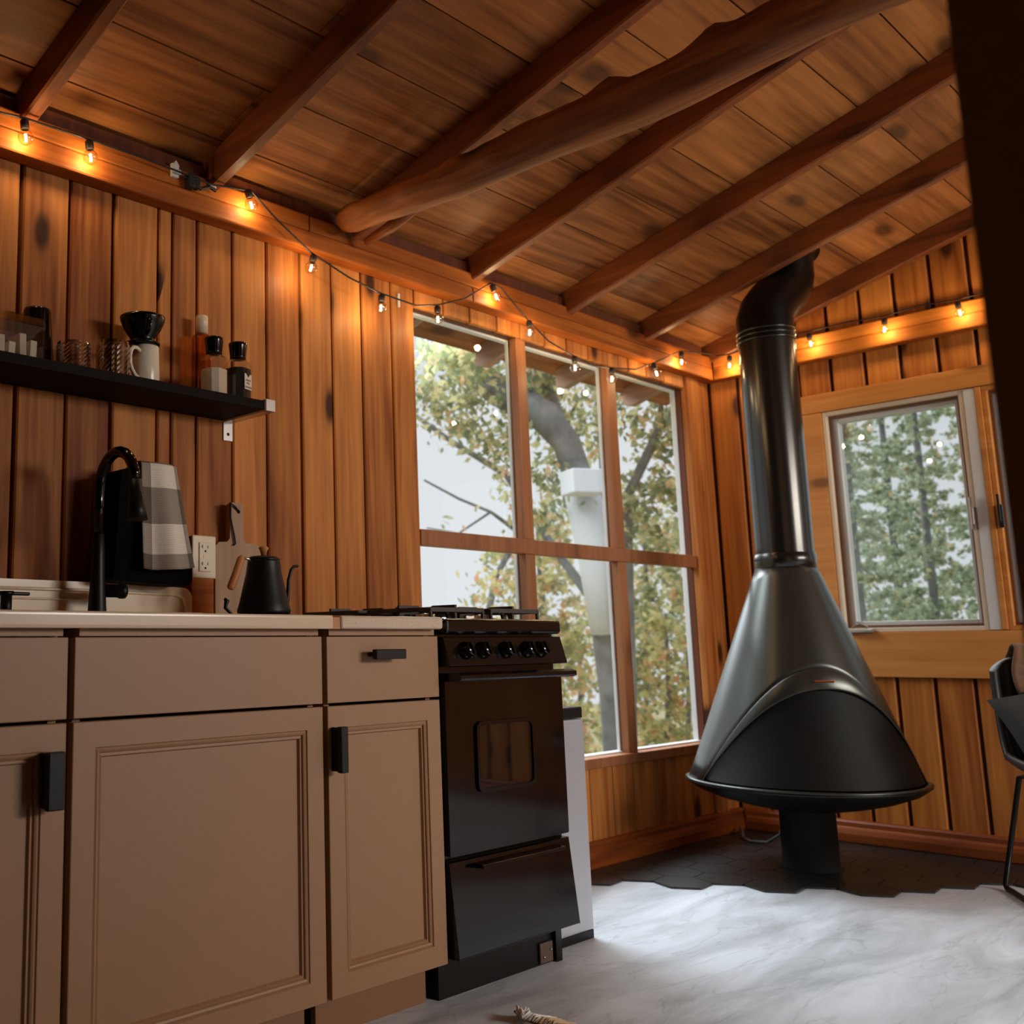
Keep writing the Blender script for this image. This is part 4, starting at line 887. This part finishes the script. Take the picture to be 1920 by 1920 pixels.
# ================================================================ OUTSIDE
def leaf_mat(name, cols):
    m, nt, b = newmat(name); N = nt.nodes.new; L = nt.links.new
    g = N('ShaderNodeNewGeometry'); r = N('ShaderNodeValToRGB'); r.color_ramp.interpolation = 'CONSTANT'; el = r.color_ramp.elements
    el[0].position = 0; el[0].color = lin(cols[0][1]); el[1].position = cols[1][0]; el[1].color = lin(cols[1][1])
    for p, c in cols[2:]: e = el.new(p); e.color = lin(c)
    L(g.outputs['Random Per Island'], r.inputs[0]); nt.nodes.remove(b)
    d = N('ShaderNodeBsdfDiffuse'); t = N('ShaderNodeBsdfTranslucent'); mx = N('ShaderNodeMixShader'); mx.inputs[0].default_value = .45
    L(r.outputs[0], d.inputs[0]); L(r.outputs[0], t.inputs[0]); L(d.outputs[0], mx.inputs[1]); L(t.outputs[0], mx.inputs[2]); L(mx.outputs[0], nt.nodes['Material Output'].inputs[0]); return m
MAPLE = leaf_mat('maple_leaves', [(0, (142, 152, 120)), (.3, (176, 180, 138)), (.55, (206, 204, 158)), (.75, (226, 216, 170)), (.93, (230, 194, 152))])
YELLOW = leaf_mat('autumn_leaves', [(0, (166, 172, 128)), (.3, (202, 198, 144)), (.55, (224, 212, 156)), (.78, (232, 200, 156)), (.92, (222, 168, 132))])
FIR = leaf_mat('fir_needles', [(0, (160, 172, 148)), (.4, (188, 200, 172)), (.75, (208, 216, 184)), (.93, (228, 210, 170))])
BARK = plain('grey_bark', (128, 128, 126), rough=.9, noise=.75, bump=1, scale=7)
BARKW = plain('pale_wrap', (216, 218, 222), rough=.8, noise=.06)
rs = np.random.RandomState(7)
def leaves(clusters, size, n, clump=.05):
    """clusters: (centre, radii, coverage); leaf counts follow the wanted cover; leaves gather in small twig clumps"""
    P = []
    for c, r, cov in clusters:
        k = int(n*PI*max(r[0], r[1])*r[2]*-math.log(1-cov)/(.5*size*size))+2
        def pts(j, e):
            q = rs.normal(size=(j, 3)); q /= np.linalg.norm(q, axis=1)[:, None]; return q*(rs.rand(j, 1)**e)*np.array(r)
        cc = pts(max(2, k//9), .42); q = cc[rs.randint(0, len(cc), k)]+rs.normal(size=(k, 3))*clump
        P.append(np.array(c)+q)
    P = np.concatenate(P); k = len(P)
    a = rs.normal(size=(k, 3)); a /= np.linalg.norm(a, axis=1)[:, None]; b_ = rs.normal(size=(k, 3)); b_ -= a*(a*b_).sum(1)[:, None]; b_ /= np.linalg.norm(b_, axis=1)[:, None]
    s_ = size*(.6+.8*rs.rand(k, 1)); V = np.empty((k, 4, 3)); V[:, 0] = P-a*s_; V[:, 1] = P+b_*s_*.55; V[:, 2] = P+a*s_; V[:, 3] = P-b_*s_*.55
    return V.reshape(-1, 3), k
def leafobj(name, mat, parent, clusters, size, n, clump=.05):
    V, k = leaves(clusters, size, n, clump); V = V-np.array(parent['_o'])
    me = bpy.data.meshes.new(name); me.vertices.add(k*4); me.vertices.foreach_set('co', V.astype('f').ravel())
    me.loops.add(k*4); me.loops.foreach_set('vertex_index', np.arange(k*4, dtype='i')); me.polygons.add(k)
    me.polygons.foreach_set('loop_start', np.arange(0, k*4, 4, dtype='i')); me.update(calc_edges=True); me.materials.append(mat)
    o = bpy.data.objects.new(name, me); C.objects.link(o); o.parent = parent; return o
GZ = -1.6
ground = MB().add([(5.2, -30, GZ), (60, -30, GZ-1.5), (60, 60, GZ-1.5), (-30, 60, GZ-1.5), (-30, 5, GZ), (5.2, .6, GZ)], [(0, 1, 2, 3, 4, 5)]).build('ground', plain('leaf_litter', (150, 138, 96), rough=.95, noise=.5, scale=3), origin=(0, 0, 0)); struct(ground)
def px2r(r, d): return r*d/F
def tree(label, d, trunk, crown, mat, nleaf, lsize, group, bark=BARK, extra=()):
    base = at(*trunk[0][:2], d); b0 = (base.x, base.y, GZ)
    t = thing('tree', label, 'tree', b0, group)
    pts = [Vector(b0)]+[at(u, v, d+dd) for u, v, r, dd in trunk]; rr = [px2r(trunk[0][2], d)*1.2]+[px2r(q[2], d) for q in trunk]
    if (pts[1]-pts[0]).length < .05: pts = pts[1:]; rr = rr[1:]
    MB().tube(pts, rr, 12).build('trunk', bark, t)
    for br in extra:
        MB().tube([at(u, v, d+dd) for u, v, r, dd in br], [px2r(q[2], d) for q in br], 8).build('branch', bark, t)
    cl = []
    for u, v, ru, rv, cov in crown:
        c = at(u, v, d+rs.uniform(-.6, .6)); cl.append((tuple(c), (px2r(ru, d), px2r(ru, d), px2r(rv, d)), cov))
    leafobj('foliage', mat, t, cl, lsize, nleaf)
    return t
grp = 'trees beyond the large window'
# main leaning trunk with the pale wrap and box
big = tree('big leaning grey trunk with pale wrapped middle seen through the large window', 7.5,
     [(1152, 1420, 20, 0), (1145, 1300, 21, 0), (1132, 1170, 24, 0), (1112, 1030, 27, 0), (1085, 900, 27, 0), (1062, 830, 26, 0), (1020, 780, 30, 0), (960, 745, 33, .3), (880, 700, 26, .6)],
     [(860, 650, 115, 80, .8), (850, 770, 110, 85, .62), (940, 850, 60, 70, .55), (1010, 680, 95, 75, .8), (1060, 800, 70, 90, .55), (1040, 930, 70, 80, .6), (1140, 700, 60, 80, .65)], MAPLE, 1, .036, grp,
     extra=[[(1062, 830, 14, 0), (1040, 760, 12, .3), (1010, 690, 10, .5), (990, 640, 8, .6)], [(1130, 1150, 10, 0), (1040, 1030, 8, .5), (950, 890, 8, 1.), (850, 830, 6, 1.2), (780, 780, 5, 1.4)]])
MB().tube([at(1138, 1185, 7.45), at(1120, 1060, 7.45), at(1092, 925, 7.45)], [px2r(30, 7.5), px2r(33, 7.5), px2r(33, 7.5)], 14).build('pale_wrap', BARKW, big)
bxm = MB(); c1 = at(1094, 905, 7.2); bxm.box(-.13, .13, -.10, .10, -.085, .085, T(*c1) @ Matrix.Rotation(YAW-PI/2+.2, 4, 'Z')); 
bxo = bxm.build('nest_box', BARKW, origin=tuple(c1), bevel=.01); tag(bxo, 'pale wooden box strapped to the leaning trunk outside', 'box')
tree('thin straight grey tree just right of the big leaning trunk', 9, [(1150, 1380, 7, 0), (1140, 1000, 8, 0), (1128, 800, 9, 0), (1122, 640, 8, 0)], [(1130, 760, 60, 110, .5), (1150, 960, 50, 90, .42)], MAPLE, 1, .04, grp)
tree('slender tree whose crooked branch forks up in the right-hand panes', 8.5, [(1190, 1400, 6, 0), (1180, 1100, 8, 0), (1176, 930, 9, 0), (1215, 850, 9, 0), (1242, 790, 8, 0), (1300, 760, 5, 0)],
     [(1225, 690, 80, 70, .7), (1270, 800, 60, 90, .62), (1210, 960, 60, 90, .62), (1295, 940, 50, 110, .7), (1210, 820, 40, 60, .5)], MAPLE, 1, .04, grp, extra=[[(1240, 800, 6, 0), (1238, 740, 5, 0), (1230, 690, 4, 0)]])
tree('low spreading tree with sparse twigs across the bright sky pane', 8, [(900, 1420, 7, 0), (905, 1200, 7, 0), (930, 1080, 6, 0), (975, 1000, 5, 0)],
     [(965, 945, 34, 26, .4), (950, 1050, 55, 50, .5), (935, 1120, 70, 45, .5), (870, 980, 45, 16, .12)], YELLOW, 1, .036, grp, extra=[[(975, 1000, 5, 0), (920, 960, 3, 0), (860, 935, 2.5, 0), (795, 900, 2, 0)], [(920, 960, 2.5, 0), (860, 1000, 2, 0), (800, 990, 1.5, 0)]])
specs = [(1020, 1160, YELLOW, 'yellow shrub-like tree behind the stove grates through the lower panes'), (1085, 1230, YELLOW, 'yellow-green tree low behind the lower middle pane'), (1180, 1200, MAPLE, 'green tree low behind the lower mullion'), (1250, 1230, YELLOW, 'yellow tree low in the bottom right pane'), (1210, 1080, MAPLE, 'green tree behind the mid rail at the right'), (1290, 1000, MAPLE, 'bushy tree at the right jamb of the large window'), (1010, 1060, YELLOW, 'pale yellow tree behind the mid rail')]
for k, (u, v, mt, lab) in enumerate(specs):
    d = 11+1.3*(k % 3)
    tree(lab, d, [(u, 1430, 5, 0), (u+4, v+60, 5, 0), (u-3, v-80, 3, 0)], [(u, v, 66, 85, .5), (u-15, v+110, 66, 85, .55), (u+20, v-75, 50, 60, .42), (u+10, v+200, 66, 75, .55)], mt, 1, .05, grp)
grp2 = 'fir trees beyond the casement window'
def fir(label, u, d, top, wpx, n):
    base = at(u, 1250, d); t = thing('fir_tree', label, 'tree', (base.x, base.y, GZ), grp2)
    tp = at(u, top, d)
    MB().tube([(base.x, base.y, GZ), (base.x, base.y, base.z), (base.x, base.y, tp.z)], [px2r(11, d), px2r(9, d), px2r(4, d)], 10).build('trunk', BARK, t)
    cl = []; z0, z1 = base.z-1.4, tp.z; k = 34
    for i in range(k):
        zz = z0+(z1-z0)*(i/k); rr = px2r(wpx, d)*(1.15-.8*i/k); a = i*2.4
        for q in range(2):
            a2 = a+q*PI; cl.append(((base.x+rr*.55*math.cos(a2), base.y+rr*.55*math.sin(a2), zz-.08*rr), (rr*(.25+.4*abs(math.cos(a2))), rr*(.25+.4*abs(math.sin(a2))), .05+.05*rr), .75))
    leafobj('foliage', FIR, t, cl, .034, n, .02)
fir('nearest pale green fir at the left side of the casement view', 1625, 9.5, 560, 130, .8)
fir('fir with grey trunk in the middle of the casement view', 1765, 11, 520, 120, .8)
fir('distant fir between the two nearer firs', 1700, 14, 600, 160, .8)
fir('fir showing through the narrow right casement', 1880, 12, 560, 110, .8)
for o in bpy.data.objects:
    if '_o' in o: del o['_o']
